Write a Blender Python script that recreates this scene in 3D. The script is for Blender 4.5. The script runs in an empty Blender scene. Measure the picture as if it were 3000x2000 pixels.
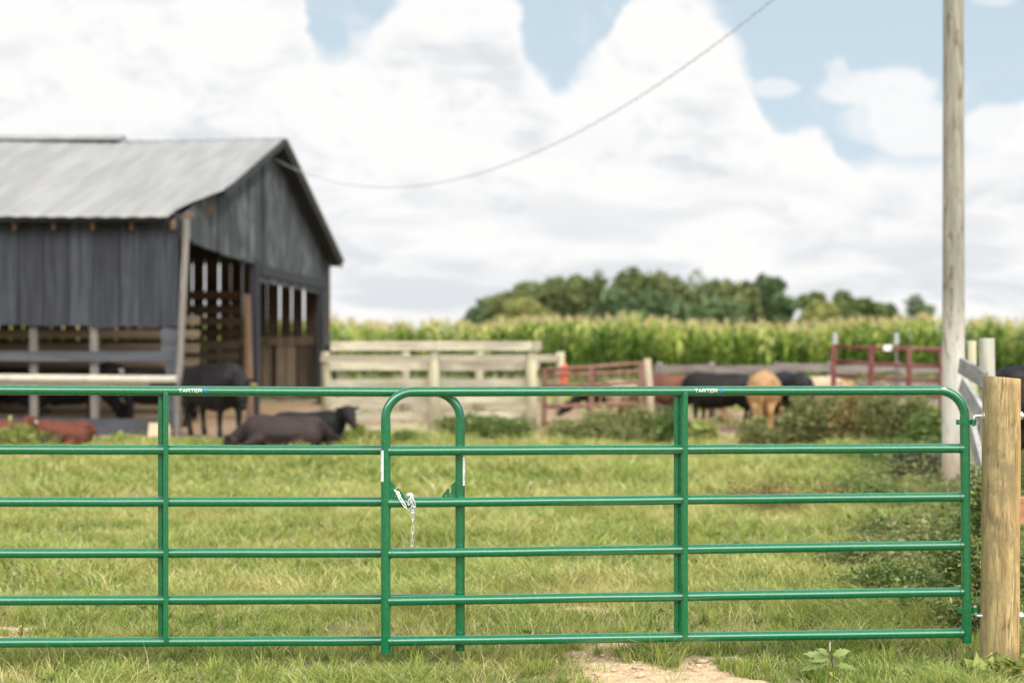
import bpy, bmesh, math, random
import numpy as np
from mathutils import Vector, Matrix, Quaternion

random.seed(7)
rng = np.random.default_rng(7)
SC = bpy.context.scene
COL = SC.collection
R = math.radians

# ------------------------------------------------------------------ camera, sky, sun
EYE = 1.6
FPX = 4167.0          # focal length in photo pixels (50 mm on 36 mm, 3000 px wide)
cam_d = bpy.data.cameras.new("camera")
cam = bpy.data.objects.new("camera", cam_d); COL.objects.link(cam)
cam.location = (0, 0, EYE); cam.rotation_euler = (R(90), 0, 0)
cam_d.lens = 50; cam_d.sensor_width = 36; cam_d.clip_end = 3000; cam_d.clip_start = 0.05
cam_d.dof.use_dof = True; cam_d.dof.focus_distance = 7.0; cam_d.dof.aperture_fstop = 1.4
SC.camera = cam

SUN_EL, SUN_AZ = 57.0, 108.0    # azimuth clockwise from +Y: off to the right of the camera
sun_d = bpy.data.lights.new("sun", 'SUN'); sun_d.energy = 3.2; sun_d.angle = R(5.0); sun_d.color = (1.0, .95, .87)
sun = bpy.data.objects.new("sun", sun_d); COL.objects.link(sun)
sdir = Vector((math.sin(R(SUN_AZ))*math.cos(R(SUN_EL)), math.cos(R(SUN_AZ))*math.cos(R(SUN_EL)), math.sin(R(SUN_EL))))
sun.rotation_euler = (-sdir).to_track_quat('-Z', 'Y').to_euler()
sun.location = (8, -8, 12)

SC.view_settings.view_transform = 'Standard'; SC.view_settings.look = 'None'
SC.view_settings.exposure = 0.0; SC.view_settings.gamma = 1.0
SC.render.engine = 'CYCLES'
SC.cycles.use_denoising = True
SC.cycles.max_bounces = 6; SC.cycles.diffuse_bounces = 3; SC.cycles.glossy_bounces = 3
SC.cycles.transmission_bounces = 3; SC.cycles.transparent_max_bounces = 6

world = bpy.data.worlds.new("World"); SC.world = world; world.use_nodes = True
WT = world.node_tree; WT.nodes.clear()

class NT:
    """small helper for node graphs"""
    def __init__(s, tree): s.t = tree
    def n(s, kind, ins=None, **kw):
        nd = s.t.nodes.new(kind)
        for k, v in kw.items(): setattr(nd, k, v)
        for k, v in (ins or {}).items():
            if isinstance(v, bpy.types.NodeSocket): s.t.links.new(v, nd.inputs[k])
            else: nd.inputs[k].default_value = v
        return nd
    def m(s, op, a, b=0.0, c=None, clamp=False):
        d = {0: a, 1: b}
        if c is not None: d[2] = c
        return s.n('ShaderNodeMath', d, operation=op, use_clamp=clamp).outputs[0]
    def link(s, a, b): s.t.links.new(a, b)
    def noise(s, vec, scale, detail=3, rough=.5, dist=0.0):
        return s.n('ShaderNodeTexNoise', {'Vector': vec, 'Scale': scale, 'Detail': detail, 'Roughness': rough, 'Distortion': dist})
    def mix(s, f, a, b, blend='MIX'):
        nd = s.t.nodes.new('ShaderNodeMix'); nd.data_type = 'RGBA'; nd.blend_type = blend
        for k, v in ((0, f), (6, a), (7, b)):
            if isinstance(v, bpy.types.NodeSocket): s.t.links.new(v, nd.inputs[k])
            else: nd.inputs[k].default_value = (tuple(v) + (1,) if isinstance(v, (tuple, list)) and len(v) == 3 else v)
        return nd.outputs[2]
    def ramp(s, f, stops):
        nd = s.n('ShaderNodeValToRGB', {0: f}); e = nd.color_ramp.elements
        while len(e) < len(stops): e.new(.5)
        for i, (p, c) in enumerate(stops):
            e[i].position = p; e[i].color = tuple(c) + (1,) if len(c) == 3 else c
        return nd.outputs[0]
    def mr(s, v, a, b, c=0.0, d=1.0, smooth=True):
        return s.n('ShaderNodeMapRange', {0: v, 1: a, 2: b, 3: c, 4: d}, interpolation_type='SMOOTHSTEP' if smooth else 'LINEAR').outputs[0]

def build_sky():
    g = NT(WT)
    SKYK = 0.10
    sky = g.n('ShaderNodeTexSky', sky_type='NISHITA', sun_disc=False, sun_elevation=R(SUN_EL), sun_rotation=R(SUN_AZ), air_density=1.0, dust_density=1.6, ozone_density=1.0)
    tc = g.n('ShaderNodeTexCoord')
    sp = g.n('ShaderNodeSeparateXYZ', {0: tc.outputs['Generated']})
    x, y, z = sp.outputs
    ay = g.m('MAXIMUM', g.m('ABSOLUTE', y), .3)
    px = g.m('ADD', g.m('MULTIPLY', g.m('DIVIDE', x, ay), 4.167), 1.5)     # photo x in thousands of pixels
    pz = g.m('MULTIPLY', g.m('DIVIDE', z, ay), 4.167)                      # height over the horizon, same unit
    vec = g.n('ShaderNodeCombineXYZ', {0: px, 1: pz, 2: 0.0}).outputs[0]
    n1 = g.noise(vec, 4.2, 5, .55).outputs[0]
    n2 = g.noise(vec, 12.0, 4, .6).outputs[0]
    nx = g.m('MULTIPLY', g.m('SUBTRACT', g.noise(g.n('ShaderNodeVectorMath', {0: vec, 1: (7.3, 2.1, 0)}, operation='ADD').outputs[0], 7.0, 4, .55).outputs[0], .5), .14)
    # cloud-top line: photo x (px) -> photo y (px) of the top of the cloud bank
    pts = [(-400, 60), (0, -500), (300, -600), (700, -500), (860, -300), (893, -60), (905, 60), (930, 120), (960, 150), (985, 140), (1010, 110), (1030, 85), (1060, 75), (1105, 60),
           (1130, 5), (1160, -60), (1260, -180), (1400, -180), (1500, -60), (1525, 60), (1545, 130), (1570, 170), (1600, 195), (1625, 225), (1648, 246), (1665, 225), (1690, 180), (1710, 140),
           (1750, 110), (1790, 80), (1820, 30), (1850, -30), (1900, -110), (2020, -110), (2110, -20), (2160, 60), (2185, 120), (2200, 200), (2215, 265), (2240, 320),
           (2262, 350), (2340, 352), (2400, 362), (2430, 385), (2448, 430), (2480, 456), (2510, 452), (2540, 425), (2580, 404), (2630, 410), (2680, 425), (2720, 408),
           (2760, 398), (2850, 350), (2900, 345), (2940, 305), (3000, 285), (3100, 250), (3300, 120), (3600, 300)]
    fc = g.t.nodes.new('ShaderNodeFloatCurve')
    X0, X1, Y0, Y1 = -400.0, 3600.0, 700.0, -700.0
    cu = fc.mapping.curves[0]
    cp = [((p[0]-X0)/(X1-X0), (p[1]-Y0)/(Y1-Y0)) for p in pts]
    cu.points[0].location = cp[0]; cu.points[1].location = cp[-1]
    for p in cp[1:-1]: cu.points.new(*p)
    for p in cu.points: p.handle_type = 'VECTOR'
    fc.mapping.update()
    pxw = g.m('ADD', px, nx)
    g.link(g.n('ShaderNodeMapRange', {0: pxw, 1: X0/1000, 2: X1/1000, 3: 0.0, 4: 1.0}).outputs[0], fc.inputs['Value'])
    top = g.m('ADD', g.m('MULTIPLY', fc.outputs[0], (Y0-Y1)/1000), (1000-Y0)/1000)   # height of cloud top
    top = g.m('ADD', top, g.m('MULTIPLY', g.m('SUBTRACT', n1, .5), .10))
    top = g.m('ADD', top, g.m('MULTIPLY', g.m('SUBTRACT', n2, .5), .075))
    soft = g.mr(g.noise(vec, 3.1, 3, .5).outputs[0], .38, .62, .02, .15, False)
    bank = g.m('DIVIDE', g.m('ADD', g.m('SUBTRACT', top, pz), .012), soft, clamp=True)
    bank = g.mr(bank, 0.0, 1.0)
    wisp = g.m('MULTIPLY', g.mr(g.noise(vec, 5.5, 6, .62, .4).outputs[0], .50, .74), .35)
    bank = g.m('MAXIMUM', bank, g.m('MULTIPLY', wisp, g.mr(g.m('SUBTRACT', pz, top), .22, .02)))
    # thinner separate clouds: (u, v, ru, rv, strength)
    for u, v, ru, rv, k in ((2520, 262, 130, 60, .8), (2630, 300, 130, 110, .85), (2460, 215, 45, 55, .75), (2270, 258, 85, 26, .6), (2700, 370, 120, 90, .8), (2960, 380, 150, 80, .85), (2560, 340, 110, 70, .6), (2900, 0, 60, 18, .5)):
        dx = g.m('DIVIDE', g.m('SUBTRACT', pxw, u/1000), ru/1000)
        dy = g.m('DIVIDE', g.m('SUBTRACT', pz, 1-v/1000), rv/1000)
        d = g.m('SQRT', g.m('ADD', g.m('MULTIPLY', dx, dx), g.m('MULTIPLY', dy, dy)))
        d = g.m('ADD', d, g.m('MULTIPLY', g.m('SUBTRACT', n1, .5), 1.3))
        bank = g.m('MAXIMUM', bank, g.m('MULTIPLY', g.mr(d, 1.15, .75), k))
    # overhead and behind: broken cloud
    gen = tc.outputs['Generated']
    hi = g.mr(g.noise(gen, 2.2, 5, .55).outputs[0], .45, .58)
    up = g.mr(z, .45, .6)
    bank = g.m('ADD', g.m('MULTIPLY', bank, g.m('SUBTRACT', 1.0, up)), g.m('MULTIPLY', g.m('MULTIPLY', hi, up), .9))
    # cloud shading: flat grey-blue undersides, billowy lumps
    st = g.n('ShaderNodeMapping', {'Vector': vec, 'Scale': (1.0, 2.4, 1.0)}).outputs[0]
    base = g.noise(st, 2.3, 5, .55, .3).outputs[0]
    st2 = g.n('ShaderNodeMapping', {'Vector': vec, 'Scale': (1.0, 4.5, 1.0), 'Location': (3.0, 1.0, 0)}).outputs[0]
    low = g.noise(st2, 2.0, 4, .5, .2).outputs[0]
    f = g.mr(base, .50, .68, 0.0, .8)
    f2 = g.m('MULTIPLY', g.mr(low, .44, .64), g.mr(pz, .75, .1, .0, .8))
    f = g.m('MAXIMUM', f, f2)
    # lit rims near the top stay white
    rim = g.mr(g.m('SUBTRACT', top, pz), .05, .28, 0, 1)
    def relief(sc, dx, dy, det):
        q = g.n('ShaderNodeVectorMath', {0: vec, 1: (dx, dy, 0)}, operation='ADD').outputs[0]
        return g.m('SUBTRACT', g.noise(q, sc, det, .55, .25).outputs[0], g.noise(vec, sc, det, .55, .25).outputs[0])
    bil = g.mr(g.m('ADD', relief(3.4, .014, .055, 3), g.m('MULTIPLY', relief(11, .006, .02, 3), .35)), .02, .20, 0, .50)
    f = g.m('MULTIPLY', f, g.m('MAXIMUM', rim, g.mr(px, .9, .3, 0.0, .9)))
    f = g.m('MAXIMUM', f, bil)
    k = 1.0/SKYK
    ccol = g.mix(f, (1.0*k, .992*k, .985*k), (.70*k, .745*k, .79*k))
    # pale air near the horizon, clear blue above
    air = g.mr(pz, .25, 1.3, .96, .74, False)
    blue = g.mix(air, sky.outputs[0], (.66*k, .80*k, .90*k))
    col = g.mix(bank, blue, ccol)
    # sky band behind the camera, brightened to put highlights on the gate pipes
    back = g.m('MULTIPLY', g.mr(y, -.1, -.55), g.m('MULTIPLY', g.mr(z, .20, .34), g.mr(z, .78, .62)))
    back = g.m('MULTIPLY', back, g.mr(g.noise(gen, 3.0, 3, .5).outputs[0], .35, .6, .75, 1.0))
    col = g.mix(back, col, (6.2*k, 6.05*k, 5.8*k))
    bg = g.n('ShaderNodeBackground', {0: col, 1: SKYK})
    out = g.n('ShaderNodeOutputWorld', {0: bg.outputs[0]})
build_sky()

# ------------------------------------------------------------------ helpers
def P(u, v, Y):
    """photo pixel (3000 x 2000) at depth Y -> world point"""
    return Vector(((u-1500)/FPX*Y, Y, EYE-(v-1000)/FPX*Y))
def GX(u, Y): return (u-1500)/FPX*Y

def tag(o, label=None, cat=None, group=None, kind=None):
    if label: o['label'] = label
    if cat: o['category'] = cat
    if group: o['group'] = group
    if kind: o['kind'] = kind
    return o

def thing(name, label, cat, loc=(0, 0, 0), rz=0.0, group=None):
    o = bpy.data.objects.new(name, None); COL.objects.link(o)
    o.location = loc; o.rotation_euler = (0, 0, rz); o.empty_display_size = .2
    return tag(o, label, cat, group)

def link_mesh(name, me, mat, parent=None, smooth=False):
    if mat is not None:
        me.materials.clear(); me.materials.append(mat)
    if smooth:
        me.polygons.foreach_set('use_smooth', [True]*len(me.polygons))
    o = bpy.data.objects.new(name, me); COL.objects.link(o)
    if parent is not None: o.parent = parent
    return o

def np_mesh(name, V, F, attrs=None):
    """V (n,3); F list of index arrays each (m,k)"""
    me = bpy.data.meshes.new(name)
    V = np.asarray(V, dtype=np.float32)
    me.vertices.add(len(V)); me.vertices.foreach_set('co', V.ravel())
    loops = np.concatenate([f.ravel() for f in F]).astype(np.int32)
    tot = np.concatenate([np.full(len(f), f.shape[1], dtype=np.int32) for f in F])
    start = np.concatenate([[0], np.cumsum(tot)[:-1]]).astype(np.int32)
    me.loops.add(len(loops)); me.loops.foreach_set('vertex_index', loops)
    me.polygons.add(len(tot)); me.polygons.foreach_set('loop_start', start)
    me.update(calc_edges=True)
    for k, a in (attrs or {}).items():
        at = me.attributes.new(k, 'FLOAT', 'POINT'); at.data.foreach_set('value', np.asarray(a, dtype=np.float32))
    return me

class MB:
    """collects solids into one mesh; positions are world positions, build() makes them local to the parent"""
    def __init__(s): s.v = []; s.f = []; s.r = []
    def _add(s, vs, fs, rnd=None):
        b = len(s.v); r = random.random() if rnd is None else rnd
        s.v += [tuple(v) for v in vs]; s.f += [tuple(i+b for i in f) for f in fs]; s.r += [r]*len(vs)
    def hexa(s, p, rnd=None):
        s._add(p, [(0, 3, 2, 1), (4, 5, 6, 7), (0, 1, 5, 4), (1, 2, 6, 5), (2, 3, 7, 6), (3, 0, 4, 7)], rnd)
    def bar(s, p0, p1, w, t, up=(0, 0, 1), rnd=None, w1=None):
        """board from p0 to p1; w measured across (in the 'up' sense), t thickness"""
        p0, p1 = Vector(p0), Vector(p1); d = (p1-p0).normalized(); up = Vector(up)
        side = d.cross(up).normalized(); u2 = side.cross(d).normalized(); w1 = w if w1 is None else w1
        q = []
        for p, ww in ((p0, w), (p1, w1)):
            for a, b in ((-1, -1), (1, -1), (1, 1), (-1, 1)):
                q.append(p+side*a*t/2+u2*b*ww/2)
        s.hexa(q, rnd)
    def box(s, lo, hi, rnd=None):
        x0, y0, z0 = lo; x1, y1, z1 = hi
        s.hexa([(x0, y0, z0), (x1, y0, z0), (x1, y1, z0), (x0, y1, z0), (x0, y0, z1), (x1, y0, z1), (x1, y1, z1), (x0, y1, z1)], rnd)
    def tube(s, path, r, n=10, closed=False, caps=True, rnd=None, rough=0.0, flat=None):
        path = [Vector(p) for p in path]; m = len(path)
        rs = r if isinstance(r, (list, tuple)) else [r]*m
        d0 = (path[1]-path[0]).normalized()
        nrm = d0.orthogonal().normalized(); vs = []; pd = d0
        for i, p in enumerate(path):
            if closed: d = (path[(i+1) % m]-path[i-1]).normalized()
            else: d = (path[min(i+1, m-1)]-path[max(i-1, 0)]).normalized()
            q = pd.rotation_difference(d); nrm = (q @ nrm); nrm = (nrm-d*nrm.dot(d)).normalized(); pd = d
            b = d.cross(nrm)
            for k in range(n):
                a = 2*math.pi*k/n; rr = rs[i]*(1+rough*random.uniform(-1, 1))
                vs.append(p+(nrm*math.cos(a)+b*math.sin(a))*rr)
        fs = []
        for i in range(m if closed else m-1):
            j = (i+1) % m
            for k in range(n):
                l = (k+1) % n; fs.append((i*n+k, i*n+l, j*n+l, j*n+k))
        if caps and not closed:
            fs.append(tuple(range(n-1, -1, -1))); fs.append(tuple((m-1)*n+k for k in range(n)))
        s._add(vs, fs, rnd)
    def poly(s, pts, rnd=None): s._add(pts, [tuple(range(len(pts)))], rnd)
    def build(s, name, mat, parent=None, smooth=False, bevel=0.0):
        off = Vector((0, 0, 0)); q = parent
        while q is not None: off = off+q.location; q = q.parent
        me = bpy.data.meshes.new(name)
        me.from_pydata([(v[0]-off[0], v[1]-off[1], v[2]-off[2]) for v in s.v], [], s.f); me.update()
        at = me.attributes.new('rnd', 'FLOAT', 'POINT'); at.data.foreach_set('value', s.r)
        o = link_mesh(name, me, mat, parent)
        if smooth:
            me.polygons.foreach_set('use_smooth', [len(p.vertices) == 4 for p in me.polygons])
        if bevel:
            md = o.modifiers.new('bevel', 'BEVEL'); md.width = bevel; md.segments = 2; md.limit_method = 'ANGLE'; md.angle_limit = R(40)
        return o

def baked(o):
    """replace an object's mesh by its modified result"""
    dg = bpy.context.evaluated_depsgraph_get(); dg.update()
    me = bpy.data.meshes.new_from_object(o.evaluated_get(dg), depsgraph=dg)
    o.modifiers.clear(); o.data = me
    return o

def vnoise(x, y, seed=0):
    """2-D value noise, numpy"""
    xi = np.floor(x).astype(np.int64); yi = np.floor(y).astype(np.int64); xf = x-xi; yf = y-yi
    def h(a, b):
        n = (a*374761393+b*668265263+seed*974634777) & 0x7fffffff
        n = ((n ^ (n >> 13))*1274126177) & 0x7fffffff
        return ((n ^ (n >> 16)) & 0xffff)/65535.0
    sx = xf*xf*(3-2*xf); sy = yf*yf*(3-2*yf)
    return (h(xi, yi)*(1-sx)+h(xi+1, yi)*sx)*(1-sy)+(h(xi, yi+1)*(1-sx)+h(xi+1, yi+1)*sx)*sy
def fnoise(x, y, o=4, seed=0):
    t = 0; a = 1; s = 0
    for k in range(o):
        t = t+a*vnoise(x*2**k+k*17.3, y*2**k+k*9.1, seed+k); s += a; a *= .5
    return t/s

# ------------------------------------------------------------------ materials
def mat_new(name):
    m = bpy.data.materials.new(name); m.use_nodes = True; t = m.node_tree; t.nodes.clear()
    return m, NT(t)
def finish(g, col, rough=.8, bump=None, bstr=.3, bdist=.01, **kw):
    ins = {'Base Color': col if isinstance(col, bpy.types.NodeSocket) else tuple(col)+(1,), 'Roughness': rough}
    ins.update(kw)
    b = g.n('ShaderNodeBsdfPrincipled', ins)
    if bump is not None:
        bn = g.n('ShaderNodeBump', {'Height': bump, 'Strength': bstr, 'Distance': bdist})
        g.link(bn.outputs[0], b.inputs['Normal'])
    g.n('ShaderNodeOutputMaterial', {0: b.outputs[0]})
    return b
def rndattr(g, name='rnd'): return g.n('ShaderNodeAttribute', attribute_name=name).outputs['Fac']

def wood(name, c1, c2, c3=None, axis=2, grain=14.0, rough=.85, var=.35, bstr=.4, stain=None, stain_scale=1.2):
    """grain runs along 'axis'; c1..c2 streaks; every board a shade of its own"""
    m, g = mat_new(name)
    tc = g.n('ShaderNodeTexCoord').outputs['Object']; r = rndattr(g)
    sc = [1.0, 1.0, 1.0]; sc[axis] = .07
    off = g.n('ShaderNodeCombineXYZ', {0: g.m('MULTIPLY', r, 37.0), 1: g.m('MULTIPLY', r, 91.0), 2: g.m('MULTIPLY', r, 53.0)}).outputs[0]
    v = g.n('ShaderNodeVectorMath', {0: tc, 1: off}, operation='ADD').outputs[0]
    mp = g.n('ShaderNodeMapping', {'Vector': v, 'Scale': sc}).outputs[0]
    a = g.noise(mp, grain, 6, .65, .4).outputs[0]
    b = g.noise(v, stain_scale, 4, .6).outputs[0]
    col = g.mix(g.mr(a, .3, .7), c1, c2)
    if c3 is not None: col = g.mix(g.m('MULTIPLY', g.mr(b, .48, .66), .8), col, c3)
    if stain is not None: col = g.mix(g.m('MULTIPLY', g.mr(g.noise(mp, grain*.35, 4, .6).outputs[0], .55, .72), .75), col, stain)
    sh = g.m('ADD', g.m('MULTIPLY', r, 2*var), 1-var)
    hs = g.n('ShaderNodeHueSaturation', {'Color': col, 'Value': sh}).outputs[0]
    finish(g, hs, rough, a, bstr, .006)
    return m

M = {}
M['stained_wood'] = wood('stained_wood', (.011, .0125, .018), (.042, .046, .060), (.022, .024, .033), 2, 11, .8, .42, .5)
M['gable_wood'] = wood('gable_wood', (.012, .014, .017), (.062, .071, .077), (.11, .125, .132), 2, 11, .8, .30, .5)
M['rail_wood'] = wood('rail_wood', (.03, .033, .041), (.08, .084, .098), (.05, .052, .06), 0, 11, .8, .25, .5)
M['old_brown_wood'] = wood('old_brown_wood', (.045, .033, .022), (.12, .09, .058), (.08, .065, .05), 0, 9, .85, .35, .5)
M['old_brown_upright'] = wood('old_brown_upright', (.045, .032, .022), (.12, .085, .055), (.08, .062, .048), 2, 9, .85, .35, .5)
M['cream_wood'] = wood('cream_wood', (.26, .235, .17), (.50, .45, .33), (.33, .295, .24), 0, 8, .85, .14, .3)
M['cream_post'] = wood('cream_post', (.28, .26, .17), (.46, .42, .28), (.33, .31, .20), 2, 8, .85, .1, .3)
M['grey_wood'] = wood('grey_wood', (.10, .083, .072), (.24, .21, .19), (.17, .145, .125), 0, 8, .85, .2, .4)
M['grey_post'] = wood('grey_post', (.20, .19, .15), (.36, .35, .28), (.36, .38, .27), 2, 8, .85, .2, .4)
M['dull_post'] = wood('dull_post', (.10, .09, .08), (.22, .195, .175), (.15, .13, .11), 2, 8, .85, .1, .3)
M['stall_upright'] = wood('stall_upright', (.09, .065, .045), (.26, .19, .125), (.17, .14, .11), 2, 9, .85, .5, .5)
M['brace_wood'] = wood('brace_wood', (.19, .185, .18), (.34, .33, .32), (.26, .255, .25), 0, 8, .85, .15, .3)
M['stall_wood'] = wood('stall_wood', (.14, .10, .065), (.30, .225, .15), (.20, .16, .12), 0, 9, .85, .3, .5)
M['tan_post'] = wood('tan_post', (.26, .21, .14), (.44, .36, .25), None, 2, 8, .85, .1, .3)
M['red_plank'] = wood('red_plank', (.34, .15, .08), (.52, .27, .15), None, 0, 10, .8, .1, .3)
M['tan_plank'] = wood('tan_plank', (.50, .38, .24), (.66, .52, .36), None, 2, 8, .8, .1, .3)
M['raw_wood'] = wood('raw_wood', (.12, .07, .042), (.22, .13, .08), None, 2, 12, .8, .2, .3)

def gate_post_mat():
    m, g = mat_new('treated_post_wood')
    tc = g.n('ShaderNodeTexCoord').outputs['Object']
    mp = g.n('ShaderNodeMapping', {'Vector': tc, 'Scale': (1, 1, .06)}).outputs[0]
    mp2 = g.n('ShaderNodeMapping', {'Vector': tc, 'Scale': (1, 1, .16)}).outputs[0]
    fine = g.noise(mp, 95, 5, .7, .3).outputs[0]
    wide = g.noise(mp2, 24, 5, .65, .8).outputs[0]
    blot = g.noise(tc, 5.5, 5, .62).outputs[0]
    blot2 = g.noise(g.n('ShaderNodeMapping', {'Vector': tc, 'Location': (5, 3, 1), 'Scale': (1, 1, .5)}).outputs[0], 9, 5, .65).outputs[0]
    col = g.mix(g.mr(wide, .3, .7), (.25, .17, .065), (.55, .41, .19))
    col = g.mix(g.m('MULTIPLY', g.mr(fine, .50, .64), .8), col, (.12, .075, .03))
    col = g.mix(g.m('MULTIPLY', g.mr(fine, .46, .28), .45), col, (.50, .38, .20))
    col = g.mix(g.m('MULTIPLY', g.mr(blot, .46, .64), .8), col, (.19, .15, .07))
    col = g.mix(g.m('MULTIPLY', g.mr(blot2, .57, .70), .75), col, (.13, .08, .04))
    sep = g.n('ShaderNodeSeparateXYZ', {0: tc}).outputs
    # side tones painted in: orange on the sunlit side, darker grey-green on the shaded
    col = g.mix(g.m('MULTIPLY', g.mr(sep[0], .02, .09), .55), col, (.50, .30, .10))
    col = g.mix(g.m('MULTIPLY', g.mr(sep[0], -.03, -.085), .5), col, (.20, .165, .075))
    # drying checks: thin dark vertical cracks; ring-like scars
    w = g.n('ShaderNodeTexVoronoi', {'Vector': g.n('ShaderNodeMapping', {'Vector': tc, 'Scale': (1, 1, .045)}).outputs[0], 'Scale': 26.0}, feature='DISTANCE_TO_EDGE').outputs[0]
    crack = g.m('MULTIPLY', g.mr(w, .022, .004), g.mr(g.noise(g.n('ShaderNodeMapping', {'Vector': tc, 'Scale': (1, 1, .3)}).outputs[0], 7, 3, .5).outputs[0], .50, .56))
    col = g.mix(g.m('MULTIPLY', crack, .8), col, (.06, .035, .015))
    h = g.m('SUBTRACT', g.m('MULTIPLY', fine, .5), crack)
    finish(g, col, .78, h, .55, .006)
    return m
M['treated_post'] = gate_post_mat()

def pole_mat():
    m, g = mat_new('weathered_pole_wood')
    tc = g.n('ShaderNodeTexCoord').outputs['Object']
    mp = g.n('ShaderNodeMapping', {'Vector': tc, 'Scale': (1, 1, .08)}).outputs[0]
    a = g.noise(mp, 26, 6, .65, .5).outputs[0]
    mp2 = g.n('ShaderNodeMapping', {'Vector': tc, 'Scale': (1, 1, .3)}).outputs[0]
    kn = g.noise(mp2, 9, 4, .6, 1.0).outputs[0]
    z = g.n('ShaderNodeSeparateXYZ', {0: tc}).outputs[2]
    col = g.mix(g.mr(a, .3, .7), (.19, .175, .14), (.35, .325, .265))
    lowc = g.mix(g.mr(a, .3, .7), (.48, .45, .395), (.60, .565, .50))
    zz = g.m('ADD', z, g.m('MULTIPLY', a, .5))
    col = g.mix(g.mr(zz, 2.5, 1.6), col, lowc)
    col = g.mix(g.mr(zz, .85, .55), col, g.mix(a, (.34, .26, .19), (.48, .38, .29)))
    col = g.mix(g.m('MULTIPLY', g.mr(kn, .53, .66), g.mr(zz, 1.2, 2.4, .25, .9)), col, (.12, .10, .06))
    ck = g.mr(g.noise(mp, 60, 3, .5).outputs[0], .62, .7)
    col = g.mix(g.m('MULTIPLY', ck, .5), col, (.13, .10, .07))
    finish(g, col, .85, a, .5, .01)
    return m
M['pole'] = pole_mat()

def green_paint():
    m, g = mat_new('green_enamel')
    tc = g.n('ShaderNodeTexCoord').outputs['Object']
    n = g.noise(tc, 38, 3, .5).outputs[0]; d = g.noise(tc, 420, 2, .5).outputs[0]
    col = g.mix(g.mr(n, .35, .7), (.0, .118, .042), (.0003, .134, .052))
    col = g.mix(g.m('MULTIPLY', g.mr(d, .74, .80), .15), col, (.30, .38, .24))
    b = finish(g, col, g.mr(n, .3, .7, .17, .30), g.noise(tc, 55, 2, .5).outputs[0], .05, .002,
               **{'Coat Weight': 1.0, 'Coat Roughness': .09, 'Coat IOR': 1.8, 'IOR': 1.5, 'Specular IOR Level': .15})
    return m
M['green'] = green_paint()

def simple(name, col, rough=.5, metal=0.0, nscale=30.0, var=.25, col2=None, bstr=.15):
    m, g = mat_new(name)
    tc = g.n('ShaderNodeTexCoord').outputs['Object']
    n = g.noise(tc, nscale, 4, .6).outputs[0]
    c2 = col2 if col2 is not None else tuple(c*(1-var) for c in col)
    finish(g, g.mix(g.mr(n, .35, .68), col, c2), rough, n, bstr, .004, Metallic=metal)
    return m
M['zinc'] = simple('zinc_plated_steel', (.82, .83, .84), .28, .8, 60, .2)
M['wire'] = simple('galvanised_wire', (.62, .63, .64), .35, 1.0, 60, .2)
M['label_white'] = simple('label_paper', (.80, .80, .80), .45, 0, 20, .05)
M['print_grey'] = simple('print_grey', (.22, .22, .24), .6, 0, 20, .1)
M['text_white'] = simple('white_lettering', (.72, .72, .70), .35, 0, 300, .2)
M['logo_blue'] = simple('blue_emblem', (.015, .17, .42), .3, 0, 300, .15)
M['cable'] = simple('grey_cable', (.42, .46, .46), .6, 0, 10, .2)
M['rust'] = simple('rusty_pipe', (.16, .062, .042), .8, 0, 9, .3, (.24, .14, .10), .4)
M['red_pipe'] = simple('worn_red_pipe', (.17, .022, .030), .6, 0, 7, .3, (.19, .095, .06), .3)
M['pale_pipe'] = simple('pale_pipe', (.50, .46, .37), .6, 0, 6, .2)
M['tpost'] = simple('white_steel_post', (.42, .42, .40), .6, 0, 9, .2)
M['ribbon'] = simple('orange_ribbon', (.80, .12, .05), .7, 0, 9, .2)
M['tag_white'] = simple('white_tag', (.80, .80, .82), .5, 0, 20, .1)
M['tag_yellow'] = simple('yellow_tag', (.80, .62, .06), .5, 0, 20, .1)
M['eye'] = simple('dark_eye', (.01, .008, .006), .1, 0, 20, .1)
M['concrete'] = simple('grey_curb', (.06, .063, .075), .85, 0, 4, .25)
M['hay'] = simple('dry_bedding', (.34, .23, .12), .95, 0, 9, .45, None, .6)

def roof_mat():
    m, g = mat_new('galvanised_roofing')
    tc = g.n('ShaderNodeTexCoord').outputs['Object']
    mp = g.n('ShaderNodeMapping', {'Vector': tc, 'Scale': (1, .12, .12)}).outputs[0]
    a = g.noise(mp, 3.0, 5, .6).outputs[0]; b = g.noise(tc, .6, 4, .6).outputs[0]
    col = g.mix(g.mr(a, .35, .65), (.235, .235, .232), (.305, .30, .293))
    col = g.mix(g.m('MULTIPLY', g.mr(b, .5, .7), .5), col, (.27, .25, .225))
    finish(g, col, .6, a, .1, .01, Metallic=.15)
    return m
M['roofing'] = roof_mat()

def leafmat(name, cols, rough=.55, trans=.35, patch=0.0, patch_cols=None):
    """cols: shades mixed by each leaf's own random number"""
    m, g = mat_new(name)
    r = rndattr(g)
    n = len(cols); col = g.ramp(r, [(i/(max(n-1, 1)), c) for i, c in enumerate(cols)])
    if patch_cols is not None:
        tc = g.n('ShaderNodeTexCoord').outputs['Object']
        nz = g.noise(tc, patch, 4, .6).outputs[0]
        col = g.mix(g.mr(nz, .46, .62), col, g.ramp(r, [(i/(len(patch_cols)-1), c) for i, c in enumerate(patch_cols)]))
    b = g.n('ShaderNodeBsdfPrincipled', {'Base Color': col, 'Roughness': rough, 'Specular IOR Level': .3})
    tl = g.n('ShaderNodeBsdfTranslucent', {0: col})
    mx = g.n('ShaderNodeMixShader', {0: trans, 1: b.outputs[0], 2: tl.outputs[0]})
    g.n('ShaderNodeOutputMaterial', {0: mx.outputs[0]})
    return m
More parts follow.
